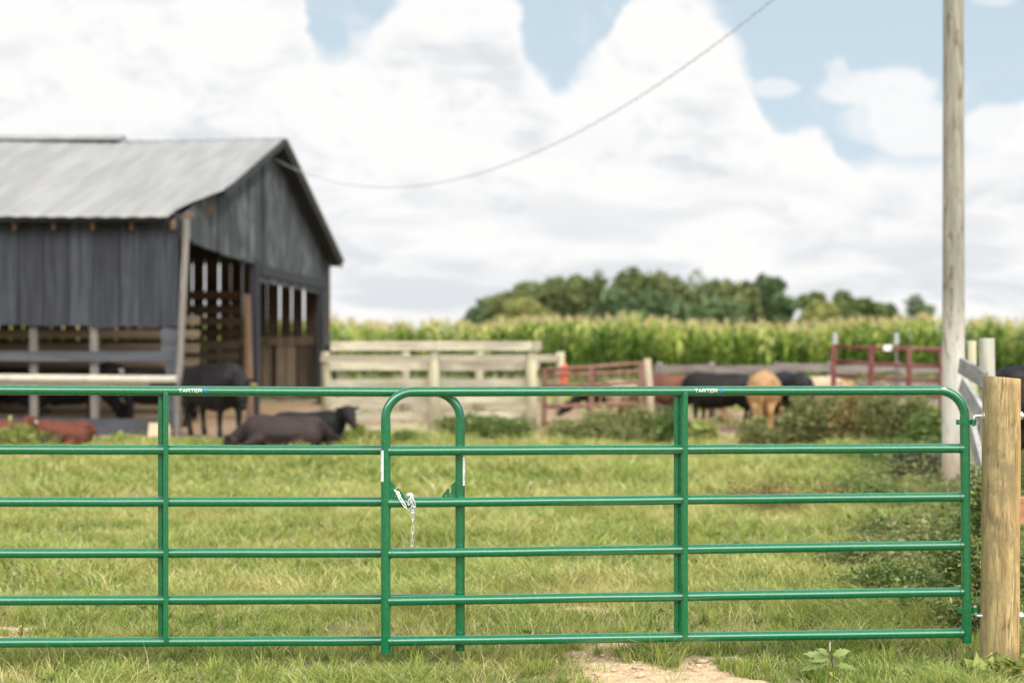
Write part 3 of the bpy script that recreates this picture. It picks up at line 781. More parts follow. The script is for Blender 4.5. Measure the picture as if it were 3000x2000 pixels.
def frame_tube(mb, G, pts, rad, bend_r, segs=84, n=28):
    """tube through pts (s,z) with rounded corners whose inner side is crimped"""
    path = []; info = []
    m = len(pts)
    path.append(pts[0]); info.append(None)
    for i in range(1, m-1):
        a, b, c = (Vector(pts[i-1]), Vector(pts[i]), Vector(pts[i+1]))
        d1 = (a-b).normalized(); d2 = (c-b).normalized()
        ang = d1.angle(d2); t = bend_r/math.tan(ang/2)
        s0 = b+d1*t; s1 = b+d2*t; cen = b+(d1+d2).normalized()*(bend_r/math.sin(ang/2))
        v0, v1 = s0-cen, s1-cen; tot = v0.angle(v1)
        sgn = 1 if v0.x*v1.y-v0.y*v1.x > 0 else -1
        path.append(tuple(s0+d1*.02)); info.append(None)
        for k in range(segs+1):
            f = k/segs; an = sgn*tot*f
            v = Vector((v0.x*math.cos(an)-v0.y*math.sin(an), v0.x*math.sin(an)+v0.y*math.cos(an)))
            path.append(tuple(cen+v)); info.append((f, cen))
        path.append(tuple(s1+d2*.02)); info.append(None)
    path.append(pts[-1]); info.append(None)
    vs = []
    L = len(path)
    for i in range(L):
        p = Vector(path[i]); d = (Vector(path[min(i+1, L-1)])-Vector(path[max(i-1, 0)])).normalized()
        nrm = Vector((d.y, -d.x))
        for k in range(n):
            th = 2*math.pi*k/n; r = rad
            if info[i] is not None:
                f, cen = info[i]
                to = (cen-p).normalized(); c = math.cos(th)*nrm.dot(to)
                if c > 0:
                    env = min(1, f*9, (1-f)*9)
                    r = rad*(1-c**2.2*env*(.09+.11*math.cos(f*13*2*math.pi)))
            q = p+nrm*math.cos(th)*r
            vs.append(G.pt(q.x, q.y, math.sin(th)*r))
    fs = [(i*n+k, i*n+(k+1) % n, (i+1)*n+(k+1) % n, (i+1)*n+k) for i in range(L-1) for k in range(n)]
    # open lower ends with a wall thickness
    b0 = len(vs)
    for end, i in ((0, 0), (1, L-1)):
        p = Vector(path[i]); d = (Vector(path[min(i+1, L-1)])-Vector(path[max(i-1, 0)])).normalized(); nrm = Vector((d.y, -d.x))
        for depth in (0, .05):
            pp = p+d*depth*(1 if end == 0 else -1)
            for k in range(n):
                th = 2*math.pi*k/n; q = pp+nrm*math.cos(th)*rad*.88
                vs.append(G.pt(q.x, q.y, math.sin(th)*rad*.88))
    R0 = len(vs); vs += vs[0:n]; vs += vs[(L-1)*n:L*n]
    for e, i in ((0, 0), (1, L-1)):
        o = b0+e*2*n
        for k in range(n):
            l = (k+1) % n; fs.append((R0+e*n+k, R0+e*n+l, o+l, o+k)); fs.append((o+k, o+l, o+n+l, o+n+k))
        fs.append(tuple(o+n+k for k in range(n)))
    mb._add(vs, fs)

def weld(mb, G, a, z, q0=0, rad=RT, sgn=1):
    """an uneven weld bead round a rail end"""
    pts = []
    for k in range(22):
        th = 2*math.pi*k/22; rr = rad+.0012+random.uniform(-.0006, .0010)
        pts.append(G.pt(a+sgn*(.010*math.cos(th)**2)+random.uniform(-.0008, .0008), z+math.sin(th)*rr, q0+math.cos(th)*rr))
    mb.tube(pts, .0027, 6, closed=True)

def lettering(G, a0, z0, q0, height, parent, rail_r):
    """TARTER in wide letters wrapped on the top rail, and the small wavy emblem beside it"""
    W, S = .0158, .0026
    L = {'T': [[(0, 1), (1, 1)], [(.5, 1), (.5, 0)]], 'A': [[(0, 0), (.5, 1), (1, 0)], [(.2, .33), (.8, .33)]],
         'R': [[(0, 0), (0, 1), (.72, 1), (.95, .85), (.95, .60), (.72, .44), (0, .44)], [(.55, .44), (1, 0)]],
         'E': [[(1, 1), (0, 1), (0, 0), (1, 0)], [(0, .5), (.9, .5)]]}
    mt = MB()
    def on(x, y, lift=.0005):
        th = y/rail_r
        return G.pt(a0+x, z0+math.sin(th)*(rail_r+lift), q0+math.cos(th)*(rail_r+lift))
    def stroke(p, q):
        p, q = Vector(p), Vector(q); d = (q-p).normalized(); nn = Vector((-d.y, d.x))*S/2
        p = p-d*S*.3; q = q+d*S*.3
        for k in range(4):
            a, b = p.lerp(q, k/4), p.lerp(q, (k+1)/4)
            mt.poly([on(*(a-nn)), on(*(b-nn)), on(*(b+nn)), on(*(a+nn))])
    x = 0
    for ch in 'TARTER':
        for st in L[ch]:
            for i in range(len(st)-1):
                stroke((x+st[i][0]*W, (st[i][1]-.35)*height), (x+st[i+1][0]*W, (st[i+1][1]-.35)*height))
        x += W+.0034
    mt.build('lettering', M['text_white'], parent)
    me = MB(); x += .007; ew = .0245; eh = height*1.32; zb = -.42*eh
    def band(y0, y1, l0, l1):
        N = 8
        for k in range(N):
            f0, f1 = k/N, (k+1)/N
            w0 = math.sin(f0*2*math.pi)*.035; w1 = math.sin(f1*2*math.pi)*.035
            xa0, xa1 = x+ew*(l0+(1-2*l0)*f0), x+ew*(l0+(1-2*l0)*f1)
            xb0, xb1 = x+ew*(l1+(1-2*l1)*f0), x+ew*(l1+(1-2*l1)*f1)
            me.poly([on(xb0, zb+(y0-w0)*eh), on(xb1, zb+(y0-w1)*eh), on(xa1, zb+(y1-w1)*eh), on(xa0, zb+(y1-w0)*eh)])
    band(.70, 1.0, .0, .02); band(.38, .62, .04, .08); band(.02, .30, .12, .40)
    me.build('emblem', M['logo_blue'], parent)

def z_brace(mb, G, s, zt, zb):
    """Z-shaped upright: rear flange, slanting web, front flange with pointed ends"""
    q = RT+.004; th = .004
    prof = [(-.033, -q), (-.0125, -q), (.004, q), (.0275, q)]
    segs = [((-.033, -q), (-.0125, -q), 0), ((-.0125, -q), (.004, q), 0), ((.004, q), (.0275, q), 1)]
    for (s0, q0), (s1, q1), front in segs:
        e0 = .0 if front else -RT*.8; tipx = (s0+s1)/2
        zt2, zb2 = zt+(-.012 if front else -RT*.9), zb-(-.012 if front else -RT*.9)
        def P8(sx, qx, z): return G.pt(s+sx, z, qx)
        dq = th if s0 != s1 and q0 == q1 else 0
        ds = th if q0 != q1 else 0
        mb.hexa([P8(s0, q0, zb2), P8(s1, q1, zb2), P8(s1+ds, q1+dq, zb2), P8(s0+ds, q0+dq, zb2),
                 P8(s0, q0, zt2), P8(s1, q1, zt2), P8(s1+ds, q1+dq, zt2), P8(s0+ds, q0+dq, zt2)])
        if front:   # pointed tongues reaching half way over the top and bottom rails
            for zz, sg in ((zt2, 1), (zb2, -1)):
                mb.hexa([P8(s0, q0, zz), P8(s1, q1, zz), P8(s1, q1+th, zz), P8(s0, q0+th, zz),
                         P8(tipx-.004, q0-.001, zz+sg*.016), P8(tipx+.004, q0-.001, zz+sg*.016), P8(tipx+.004, q0+th-.001, zz+sg*.016), P8(tipx-.004, q0+th-.001, zz+sg*.016)])

def sticker(G, s, z0, z1, a0, a1, parent, rad):
    """white paper label on a post, with rows of tiny print"""
    mb = MB(); N = 6
    def on(a, z, l): return G.pt(s+math.sin(a)*(rad+l), z, math.cos(a)*(rad+l))
    for k in range(N):
        f0, f1 = a0+(a1-a0)*k/N, a0+(a1-a0)*(k+1)/N
        mb.poly([on(f0, z0, .0006), on(f1, z0, .0006), on(f1, z1, .0006), on(f0, z1, .0006)])
    lb = mb.build('label', M['label_white'], parent)
    pr = MB()
    rows = [.03, .06, .13, .16, .22, .235, .30, .36, .40, .70, .72, .74, .76, .78, .80, .90]
    for f in rows:
        z = z1-(z1-z0)*f; b0 = a0+(a1-a0)*random.uniform(.12, .3); b1 = b0+(a1-a0)*random.uniform(.25, .5)
        M_ = 3; h = .0012 if f > .6 and f < .85 else .0018
        for k in range(M_):
            f0, f1 = b0+(b1-b0)*k/M_, b0+(b1-b0)*(k+1)/M_
            pr.poly([on(f0, z-h, .0011), on(f1, z-h, .0011), on(f1, z, .0011), on(f0, z, .0011)])
    pr.build('print', M['print_grey'], lb)
    return lb

def latch_plate(G, s_post, z_base, w, h, flip, parent, q):
    """triangular latch plate with keyhole slot and bolt holes"""
    cu = bpy.data.curves.new('latch_plate', 'CURVE'); cu.dimensions = '2D'; cu.fill_mode = 'BOTH'; cu.extrude = .0022
    k = w/.068
    outline = [(0, 0), (w, 0), (w, .006), (.040*k, .043*k), (.034*k, .046*k), (.0305*k, .041*k), (.0295*k, .022*k), (.026*k, .0185*k), (.0225*k, .022*k), (.0215*k, .050*k), (.026*k, .056*k), (.0, h)]
    holes = [[(.023*k+.0036*math.cos(a), .0085*k+.0036*math.sin(a)) for a in [i*math.pi/5 for i in range(10)]],
             [(.047*k+.0030*math.cos(a), .0085*k+.0042*math.sin(a)) for a in [i*math.pi/5 for i in range(10)]]]
    for ring in [outline]+holes:
        sp = cu.splines.new('POLY'); sp.points.add(len(ring)-1); sp.use_cyclic_u = True
        for i, (a, b) in enumerate(ring): sp.points[i].co = (a*(1 if not flip else -1), b, 0, 1)
    tmp = bpy.data.objects.new('tmp_plate', cu); COL.objects.link(tmp)
    dg = bpy.context.evaluated_depsgraph_get()
    me = bpy.data.meshes.new_from_object(tmp.evaluated_get(dg)); bpy.data.objects.remove(tmp)
    off = parent.location
    for v in me.vertices:
        v.co = G.pt(s_post+v.co.x, z_base+v.co.y, q+v.co.z)-off
    me.name = 'latch_plate'
    me.attributes.new('rnd', 'FLOAT', 'POINT')
    return link_mesh('latch_plate', me, M['green'], parent)

# near (hinged to the treated post) gate
GR = Gate((-.6183, 6.950), (2.268, 7.120))
sL, sR = GR.s_of(1130), GR.s_of(2825.5)
gate_r = thing('tube_gate', 'green tube gate hinged to the treated timber post, chain wrapped on its rail', 'gate', GR.pt(sL, 0), 0, 'green tube gates meeting in an overlap')
mb = MB()
zTL, zTR = GR.z_of(sL, 1147.3), GR.z_of(sR, 1143)
zbL, zbR = GR.z_of(sL, 1911), GR.z_of(sR, 1882)
sR2 = GR.s_of(2832.5)
frame_tube(mb, GR, [(sL, zbL), (sL, zTL), (sR, zTR), (sR2, zbR)], RT, .137)
mb.build('frame', M['green'], gate_r, smooth=True)
def rails(G, sa, sb, va, vb, sva, svb, parent, mat, ends=(1, 1)):
    out = []
    for v0, v1 in zip(va, vb):
        z0, z1 = G.z_of(sva, v0), G.z_of(svb, v1)
        f = lambda s: z0+(z1-z0)*(s-sva)/(svb-sva)
        mb = MB(); N = 14
        path = [G.pt(sa+(sb-sa)*k/N, f(sa+(sb-sa)*k/N)+random.uniform(-.0006, .0006), 0) for k in range(N+1)]
        mb.tube(path, RT, 28, caps=False)
        if ends[0]: weld(mb, G, sa+.010, f(sa), 0, RT, 1)
        if ends[1]: weld(mb, G, sb-.010, f(sb), 0, RT, -1)
        out.append(mb.build('rail', M['green'], parent, smooth=True)); 
    return out
vR0 = [1320, 1471.3, 1619.4, 1758.5, 1876.2]      # at u=1200
vR1 = [1312.5, 1455.4, 1597, 1733, 1853.6]        # at u=2800
rails(GR, sL+RT*.55, GR.s_of(2828)-RT*.55, vR0, vR1, GR.s_of(1200), GR.s_of(2800), gate_r, M['green'])
mb = MB(); sB = GR.s_of(1996)
z_brace(mb, GR, sB, (zTL+zTR)/2, (GR.z_of(sB, 1866))); mb.build('brace', M['green'], gate_r)
lettering(GR, GR.s_of(2033), zTL+(zTR-zTL)*(GR.s_of(2066)-sL)/(sR-sL), 0, .0155, gate_r, RT)
sticker(GR, sL, GR.z_of(sL, 1409), GR.z_of(sL, 1318), R(-86), R(-24), gate_r, RT)
sPL = sL+RT
latch_plate(GR, sPL-.001, GR.z_of(sL, 1457.5), .071, .083, False, gate_r, .004)

# far gate, its free end tucked behind
GL = Gate((-2.489, 6.905), (-.2565, 7.030))
sE = GL.s_of(1348); sH = sE-2.95
gate_l = thing('tube_gate', 'green tube gate cut off by the picture edge, tucked behind the chained gate', 'gate', GL.pt(sE, 0), 0, 'green tube gates meeting in an overlap')
mb = MB()
za, zb_ = GL.z_of(GL.s_of(0), 1142), GL.z_of(GL.s_of(1100), 1147.3)
fz = lambda s: za+(zb_-za)*(s-GL.s_of(0))/(GL.s_of(1100)-GL.s_of(0))
frame_tube(mb, GL, [(sH, .08), (sH, fz(sH)), (sE, fz(sE)), (sE, GL.z_of(sE, 1904))], RT, .137)
mb.build('frame', M['green'], gate_l, smooth=True)
vL0 = [1316.5, 1470, 1620, 1758.5, 1881.8]; vL1 = [1318, 1469, 1618, 1754, 1875.6]
rails(GL, sH+RT*.55, sE-RT*.55, vL0, vL1, GL.s_of(0), GL.s_of(1100), gate_l, M['green'])
mb = MB(); sB = GL.s_of(480)
z_brace(mb, GL, sB, fz(sB), GL.z_of(sB, 1879)); mb.build('brace', M['green'], gate_l)
lettering(GL, GL.s_of(526), fz(GL.s_of(550)), 0, .0155, gate_l, RT)
sticker(GL, sE, GL.z_of(sE, 1421), GL.z_of(sE, 1336), R(32), R(86), gate_l, RT)
latch_plate(GL, sE-RT+.001, GL.z_of(sE, 1456), .068, .080, True, gate_l, .004)

# straps that hang the near gate
def strap(v, back):
    s = GR.s_of(2827 if v < 1500 else 2831); z = GR.z_of(s, v); h = .0125
    mb = MB(); r = RT+.003
    arc = [GR.pt(s+math.sin(a)*r, z, math.cos(a)*r) for a in [R(-95+190*k/14) for k in range(15)]]
    left = [GR.pt(s-.034, z, r*.2), GR.pt(s-.028, z, r*.55)]
    right = [GR.pt(s+.034, z, r*.75), GR.pt(s+.044, z, r*.95)]
    eye = [GR.pt(s+.044+math.cos(a)*.011, z, .004+math.sin(a)*.013) for a in [R(80-250*k/12) for k in range(13)]]
    def ribbon(pts, hh=h, t=.0032):
        for i in range(len(pts)-1):
            mb.bar(pts[i], pts[i+1], hh*2, t, (0, 0, 1))
    ribbon([GR.pt(s-.046, z, .010), GR.pt(s-.032, z, .012), GR.pt(s-.022, z, .018)]+arc[3:13]+[GR.pt(s+.030, z, r*.62)]+eye)
    ribbon([GR.pt(s-.046, z, .003), GR.pt(s-.024, z, .001)])
    st = mb.build('hinge_strap', M['green'], gate_r)
    mn = MB()
    for q, rr in ((.0145, .0065), (-.004, .0065)):
        mn.tube([GR.pt(s-.036, z, q-.0035), GR.pt(s-.036, z, q+.0035)], rr, 6)
    mn.build('bolt', M['green'], st)
    return s, z
s1, z1 = strap(1236, 0); s2, z2 = strap(1784, 1)

# ------------------------------------------------------------------ treated post, hinge bolts, chain
PY = 7.115
def post_mesh():
    mb = MB(); n = 40; rows = 44; vs = []
    x0 = GX(2934, PY); ztop = 1.415; r0 = .0925
    for i in range(rows+1):
        f = i/rows; z = -.25+(ztop+.25)*f
        for k in range(n):
            a = 2*math.pi*k/n
            w = 1+.018*math.sin(3*a+z*2)+.012*math.sin(7*a+1.3*z)+.010*math.sin(z*9+a*2)+.006*random.uniform(-1, 1)
            r = r0*(1.0-.02*(f-.5))*w
            lean = (1-f)*(-.008)
            zz = z if i < rows else z-.004*math.cos(a)*2+.004
            vs.append((x0+lean+r*math.cos(a), PY+r*math.sin(a), zz))
    fs = [(i*n+k, i*n+(k+1) % n, (i+1)*n+(k+1) % n, (i+1)*n+k) for i in range(rows) for k in range(n)]
    b = len(vs)
    for k in range(n):
        a = 2*math.pi*k/n; p = vs[rows*n+k]; vs.append((x0+(p[0]-x0)*.96, PY+(p[1]-PY)*.96, p[2]+.003))
    fs += [(rows*n+k, rows*n+(k+1) % n, b+(k+1) % n, b+k) for k in range(n)]
    fs.append(tuple(b+k for k in range(n)))
    mb._add(vs, fs, .5)
    return mb, x0
gp = thing('gate_post', 'round treated timber post, yellow brown and streaked, carrying the gate hinges', 'post', (GX(2934, PY), PY, 0))
mb, PX0 = post_mesh(); mb.build('timber', M['treated_post'], gp, smooth=True)
def j_bolt(s, z, up):
    """threaded bolt through the post ending in an upturned or downturned pin"""
    px = GR.pt(s+.044, z, .004); zb = z+.030*up; mb = MB()
    path = [Vector((px.x, px.y, z-.020*up)), Vector((px.x, px.y, zb-.012*up))]
    for k in range(1, 7):
        a = R(15*k); path.append(Vector((px.x+.014*(1-math.cos(a)), px.y, zb-.012*up+.014*math.sin(a)*up)))
    zb2 = path[-1].z; path.append(Vector((PX0+.085, px.y+(PY-px.y)*.6, zb2)))
    path.append(Vector((PX0+.165, px.y+(PY-px.y)*.8, zb2)))
    mb.tube(path, .0078, 14)
    b = mb.build('hinge_bolt', M['zinc'], gp, smooth=True)
    for x, w in ((PX0-.0955, .009), (PX0+.101, .011)):
        mn = MB()
        yy = px.y+(PY-px.y)*.3
        c0, c1 = Vector((x-w/2, yy, zb2)), Vector((x+w/2, yy, zb2))
        mn.tube([c0, c1], .0155, 6)
        mn.tube([c0+Vector((w, 0, 0))*(1 if x < PX0 else -1), c1+Vector((.002, 0, 0))*(1 if x < PX0 else -1)], .021, 20)
        mn.build('nut', M['zinc'], b, bevel=.001)
j_bolt(s1, z1, 1); j_bolt(s2, z2, -1)

def link_mesh_at(mb, c, d, nrm, L=.037, W=.0165, r=.0029):
    d = d.normalized(); n = (nrm-d*nrm.dot(d)).normalized(); s = d.cross(n)
    hw = W/2-r; hl = L/2-r-hw; path = []
    for k in range(9):
        a = R(180*k/8); path.append(c+d*(hl+hw*math.sin(a))+s*hw*math.cos(a))
    for k in range(9):
        a = R(180+180*k/8); path.append(c+d*(-hl+hw*math.sin(a))+s*hw*math.cos(a))
    mb.tube(path, r, 10, closed=True)
chain = thing('chain', 'short zinc chain looped round the gate rail with its end hanging', 'chain', GR.pt(GR.s_of(1205), GR.z_of(0.5, 1470)))
def cpt(u, v, q): 
    s = GR.s_of(u); return GR.pt(s, GR.z_of(s, v), q)
nf = GR.n
links = []
# (u0,v0,q0) -> (u1,v1,q1), face (0 = flat to the viewer, 1 = edge on)
chain_path = [((1154, 1434, .008), (1164, 1443, .016), 1), ((1163, 1437, .016), (1172, 1455, .030), 0), ((1168, 1451, .028), (1181, 1470, .034), 0), ((1177, 1466, .033), (1190, 1484, .034), 0),
              ((1186, 1481, .032), (1199, 1496, .024), 1), ((1199, 1497, .020), (1207, 1480, .032), 1),
              ((1197, 1478, .034), (1202, 1457, .033), 0), ((1201, 1462, .030), (1207, 1447, .012), 1), ((1192, 1450, .010), (1206, 1446, .004), 0), ((1196, 1447, .012), (1211, 1449, .010), 1),
              ((1205, 1448, .016), (1212, 1465, .034), 1), ((1211, 1462, .032), (1215, 1484, .034), 0), ((1204, 1460, .034), (1209, 1482, .035), 1), ((1206, 1478, .036), (1202, 1498, .026), 1), ((1213, 1480, .034), (1216, 1497, .020), 1),
              ((1201, 1494, .024), (1216, 1496, .022), 0),
              ((1209.5, 1497, .028), (1209.8, 1521.5, .028), 0), ((1209.8, 1517.5, .028), (1209.2, 1541.5, .028), 1), ((1209.2, 1537, .028), (1208.6, 1560, .028), 0), ((1208.6, 1555.5, .028), (1207.6, 1579, .028), 1), ((1207.6, 1575, .028), (1207.2, 1599, .028), 0)]
for a, b, f in chain_path:
    p, q = cpt(*a), cpt(*b); d = q-p; mb = MB()
    nn = nf if f == 0 else GR.d
    link_mesh_at(mb, (p+q)/2, d, nn, L=max(.030, d.length), W=.0160)
    mb.build('link', M['zinc'], chain, smooth=True)

# wire fence and plank behind the post's other side
WY = 7.2
wf = thing('wire_fence', 'thin galvanised wire strands strung from the treated post', 'fence', (PX0+.1, WY, 0))
for v, r in ((1384, .0014), (1470, .0022), (1558, .0014), (1647, .0014), (1735, .0014), (1822, .0014), (1882, .0014), (1938, .0020)):
    mb = MB(); z = EYE-(v-1000)/FPX*WY; r *= .95
    x0 = PX0+.075
    mb.tube([Vector((x0+2.4*k/10, WY-.03+.02*k/10, z-.012*math.sin(k/10*math.pi))) for k in range(11)], r, 8)
    mb.build('strand', M['wire'], wf, smooth=True)
mb = MB(); mb.tube([(PX0+2.5, WY, -.2), (PX0+2.5, WY, .7), (PX0+2.5, WY, 1.42)], [.075, .075, .072], 16); mb.build('end_post', M['tan_post'], wf)
pk = thing('plank', 'reddish brown board behind the wires at the treated post', 'board', (PX0+.5, 7.45, .7))
mb = MB(); mb.bar((PX0+.02, 7.45, .715), (PX0+2.6, 7.55, .70), .145, .03, (0, 0, 1)); mb.build('board', M['red_plank'], pk, bevel=.003)

# ------------------------------------------------------------------ utility pole and service cable
PLY = 14.8; PLX = GX(2794, PLY)
ob = thing('utility_pole', 'tall round weathered utility pole, pale below and knotty above', 'pole', (PLX, PLY, 0))
mb = MB(); n = 28; vs = []; rows = 30
for i in range(rows+1):
    z = -.4+7.3*i/rows; r = .117-.0025*z
    for k in range(n):
        a = 2*math.pi*k/n; rr = r*(1+.012*math.sin(5*a+z)+.008*random.uniform(-1, 1)); vs.append((PLX-.004*(7-z)/7+rr*math.cos(a), PLY+rr*math.sin(a), z))
fs = [(i*n+k, i*n+(k+1) % n, (i+1)*n+(k+1) % n, (i+1)*n+k) for i in range(rows) for k in range(n)]+[tuple(rows*n+k for k in range(n))]
mb._add(vs, fs, .5); mb.build('shaft', M['pole'], ob, smooth=True)
mb = MB(); mb.tube([(PLX-.13, PLY, 6.66), (PLX-.2, PLY+.05, 6.67)], .02, 8); mb.build('insulator', M['zinc'], ob)

A_ = Vector((-4.99, 29.9, 5.43)); B_ = Vector((PLX-.18, 14.85, 6.67)); SAG = 1.734
ca = thing('service_cable', 'thin twisted cable sagging from the barn gable up to the utility pole', 'cable', A_)
path = []
for k in range(81):
    t = k/80; p = A_.lerp(B_, t); p.z -= 4*SAG*t*(1-t); path.append(p)
mb = MB(); mb.tube(path, .0055, 8); mb.build('strand', M['cable'], ca, smooth=True)
mb = MB(); hel = []
for k in range(601):
    t = k/600; p = A_.lerp(B_, t); p.z -= 4*SAG*t*(1-t); a = k*.75
    hel.append(p+Vector((0, math.cos(a)*.011, math.sin(a)*.011)))
mb.tube(hel, .0038, 5); mb.build('twisted_strand', M['cable'], ca)

# ------------------------------------------------------------------ barn
BX, BY = -5.63, 24.2
def Bp(a, b, z): return Vector((BX-a+.066*b, BY+b, z))     # a along the side wall (away from the gable), b along the gable
barn = thing('barn', 'weathered black board barn with open stalls and a grey sheet metal roof', 'barn', (BX, BY, 0))
GW = 12.6; ZE = 3.77; ZR = 5.90; LEN = 13.5
def vboard(mb, a0, a1, b, z0, z1, t=.025, rnd=None, z1b=None, z0b=None):
    z1b = z1 if z1b is None else z1b; z0b = z0 if z0b is None else z0b
    mb.hexa([Bp(a0, b, z0), Bp(a1, b, z0b), Bp(a1, b+t, z0b), Bp(a0, b+t, z0), Bp(a0, b, z1), Bp(a1, b, z1b), Bp(a1, b+t, z1b), Bp(a0, b+t, z1)], rnd)
def gboard(mb, b0, b1, a, z0, z0b, z1, z1b, t=.025, rnd=None):
    mb.hexa([Bp(a, b0, z0), Bp(a, b1, z0b), Bp(a+t, b1, z0b), Bp(a+t, b0, z0), Bp(a, b0, z1), Bp(a, b1, z1b), Bp(a+t, b1, z1b), Bp(a+t, b0, z1)], rnd)
# side wall cladding (upper half)
mb = MB(); a = .05
while a < LEN:
    w = random.uniform(.30, .46); g_ = random.choice([.010, .014, .022])
    zz = 1.84+.012*a+random.uniform(-.02, .02)
    vboard(mb, a, a+w, random.uniform(0, .015), zz, 3.78, rnd=random.random()); a += w+g_
mb.build('side_wall', M['stained_wood'], barn)
mb = MB(); vboard(mb, .0, LEN, .05, 3.45, 3.6); vboard(mb, 0, LEN, .05, 1.9, 2.02); mb.build('girt', M['rail_wood'], barn)
mb = MB(); mb.hexa([Bp(.05, .075, 1.95), Bp(LEN, .075, 1.95), Bp(LEN, .085, 1.95), Bp(.05, .085, 1.95), Bp(.05, .075, 3.7), Bp(LEN, .075, 3.7), Bp(LEN, .085, 3.7), Bp(.05, .085, 3.7)], rnd=0)  # dark sheet added behind the cladding so its gaps read dark
mb.build('dark_gap_backing', M['stained_wood'], barn)
# posts along the side
for a in (.06, 1.52, 2.56, 3.95, 5.4, 6.9, 8.4, 9.9, 11.4, 13.2):
    if a < .1: continue
    mb = MB(); mb.bar(Bp(a, .155, -.1), Bp(a+.01, .155, 3.6), .12, .12, (0, 1, 0)); mb.build('stall_post', M['dull_post'], barn)
# corner board & leaning corner post
mb = MB(); vboard(mb, .07, .33, -.03, 1.30, 1.82, rnd=.9); vboard(mb, .10, .26, -.03, .12, 1.28, rnd=.6); mb.build('corner_board', M['rail_wood'], barn)
mb = MB(); mb.tube([P(519, 1290, BY-.05), P(524, 1100, BY-.05), P(533, 950, BY-.05), P(540, 800, BY-.05), P(546, 640, BY-.02)], [.07, .065, .06, .055, .06], 12); mb.build('corner_post', M['dull_post'], barn)
# rails across the open lower half
for z, h in ((1.345, .17), ):
    mb = MB(); mb.bar(Bp(.08, -.03, z), Bp(LEN, -.03, z+.05), h, .035); mb.build('stall_rail', M['rail_wood'], barn)
mb = MB(); mb.tube([Bp(.03, -.14, .955), Bp(3, -.14, .98), Bp(7, -.14, 1.0), Bp(LEN, -.14, 1.04)], .068, 14); mb.build('pale_rail', M['pale_pipe'], barn, smooth=True)
mb = MB(); mb.bar(Bp(.5, -.12, .87), Bp(LEN, -.12, .90), .05, .03); mb.build('stall_rail', M['cream_wood'], barn)
mb = MB(); mb.bar(Bp(.42, 0, .14), Bp(LEN, 0, .20), .29, .10); mb.build('curb', M['concrete'], barn)
mb = MB(); mb.hexa([P(430, 1300, 24.0), P(498, 1300, 24.0), P(495, 1300, 24.1), P(434, 1300, 24.1), P(437, 1238, 24.0), P(497, 1241, 24.0), P(495, 1241, 24.1), P(440, 1238, 24.1)]); mb.build('feed_board', M['tan_plank'], barn)
# back wall of the front stall row: horizontal brown boards seen through the rails
mb = MB()
for k, z in enumerate(np.arange(.12, 2.2, .27)):
    mb.bar(Bp(.6, 3.2, z), Bp(LEN, 3.2, z+random.uniform(-.02, .02)), .17, .03, rnd=random.random())
mb.build('stall_boards', M['stall_wood'], barn)
for a in (3.6, 6.6, 9.6, 12.6):
    mb = MB(); mb.bar(Bp(a, 3.3, -.1), Bp(a, 3.3, 4.6), .14, .14, (0, 1, 0)); mb.build('inner_post', M['old_brown_upright'], barn)
# gable cladding
def slope_z(b): 
    h = GW/2; return ZE+(ZR-ZE)*(1-abs(b-h)/h)-.04
def gable_low(b):      # lower edge of the gable boards
    pts = [(0, 3.37), (1.1, 3.32), (2.4, 3.26), (3.9, 3.21), (5.32, 3.20)]
    if b <= 5.32:
        for (x0, y0), (x1, y1) in zip(pts, pts[1:]):
            if b <= x1: return y0+(y1-y0)*(b-x0)/(x1-x0)
    pts = [(5.32, 2.85), (7.2, 2.84), (9.6, 2.83), (12.6, 2.80)]
    for (x0, y0), (x1, y1) in zip(pts, pts[1:]):
        if b <= x1+.01: return y0+(y1-y0)*(b-x0)/(x1-x0)
    return 2.8
mb = MB(); b = .02
while b < GW-.05:
    w = min(random.uniform(.2, .32), GW-b)
    if b < 5.32 < b+w: w = 5.32-b
    zl = gable_low(b+.01); zl2 = gable_low(b+w-.01)
    gboard(mb, b, b+w, random.uniform(-.012, .012), zl+random.uniform(-.03, .02), zl2, slope_z(b), slope_z(b+w), rnd=random.random())
    b += w+random.choice([.003, .004, .006, .02])
mb.build('gable_wall', M['gable_wood'], barn)
mb = MB(); gboard(mb, 5.5, GW, -.045, 2.98, 2.93, 3.20, 3.15, .03, rnd=.1); mb.build('gable_girt', M['stained_wood'], barn)
mb = MB(); gboard(mb, 3.93, 4.10, -.04, 3.25, 3.25, 5.02, 5.08, .03, rnd=.95); mb.build('gable_batten', M['gable_wood'], barn)
mb = MB(); gboard(mb, 5.7, 5.9, -.04, 3.0, 3.0, 5.60, 5.66, .03, rnd=.15); mb.build('gable_batten', M['gable_wood'], barn)
# gable posts
for b, w, z in ((5.20, .26, 3.3), (12.1, .5, 2.95), (9.0, .16, 2.95)):
    if w < .2: continue
    mb = MB(); mb.bar(Bp(.03, b, -.1), Bp(.03, b+.02, z), w, .16, (0, 1, 0), rnd=.35); mb.build('gable_post', M['stained_wood'], barn)
mb = MB(); mb.bar(Bp(-.05, 4.5, -.1), Bp(.02, 4.55, 2.55), .34, .10, (0, 1, 0), rnd=.6, w1=.08); mb.build('leaning_plank', M['raw_wood'], barn)
mb = MB(); mb.bar(Bp(-.30, 12.9, -.1), Bp(-.06, 12.5, 1.75), .28, .06, (0, 1, 0), rnd=.3); mb.build('leaning_plank', M['stained_wood'], barn)
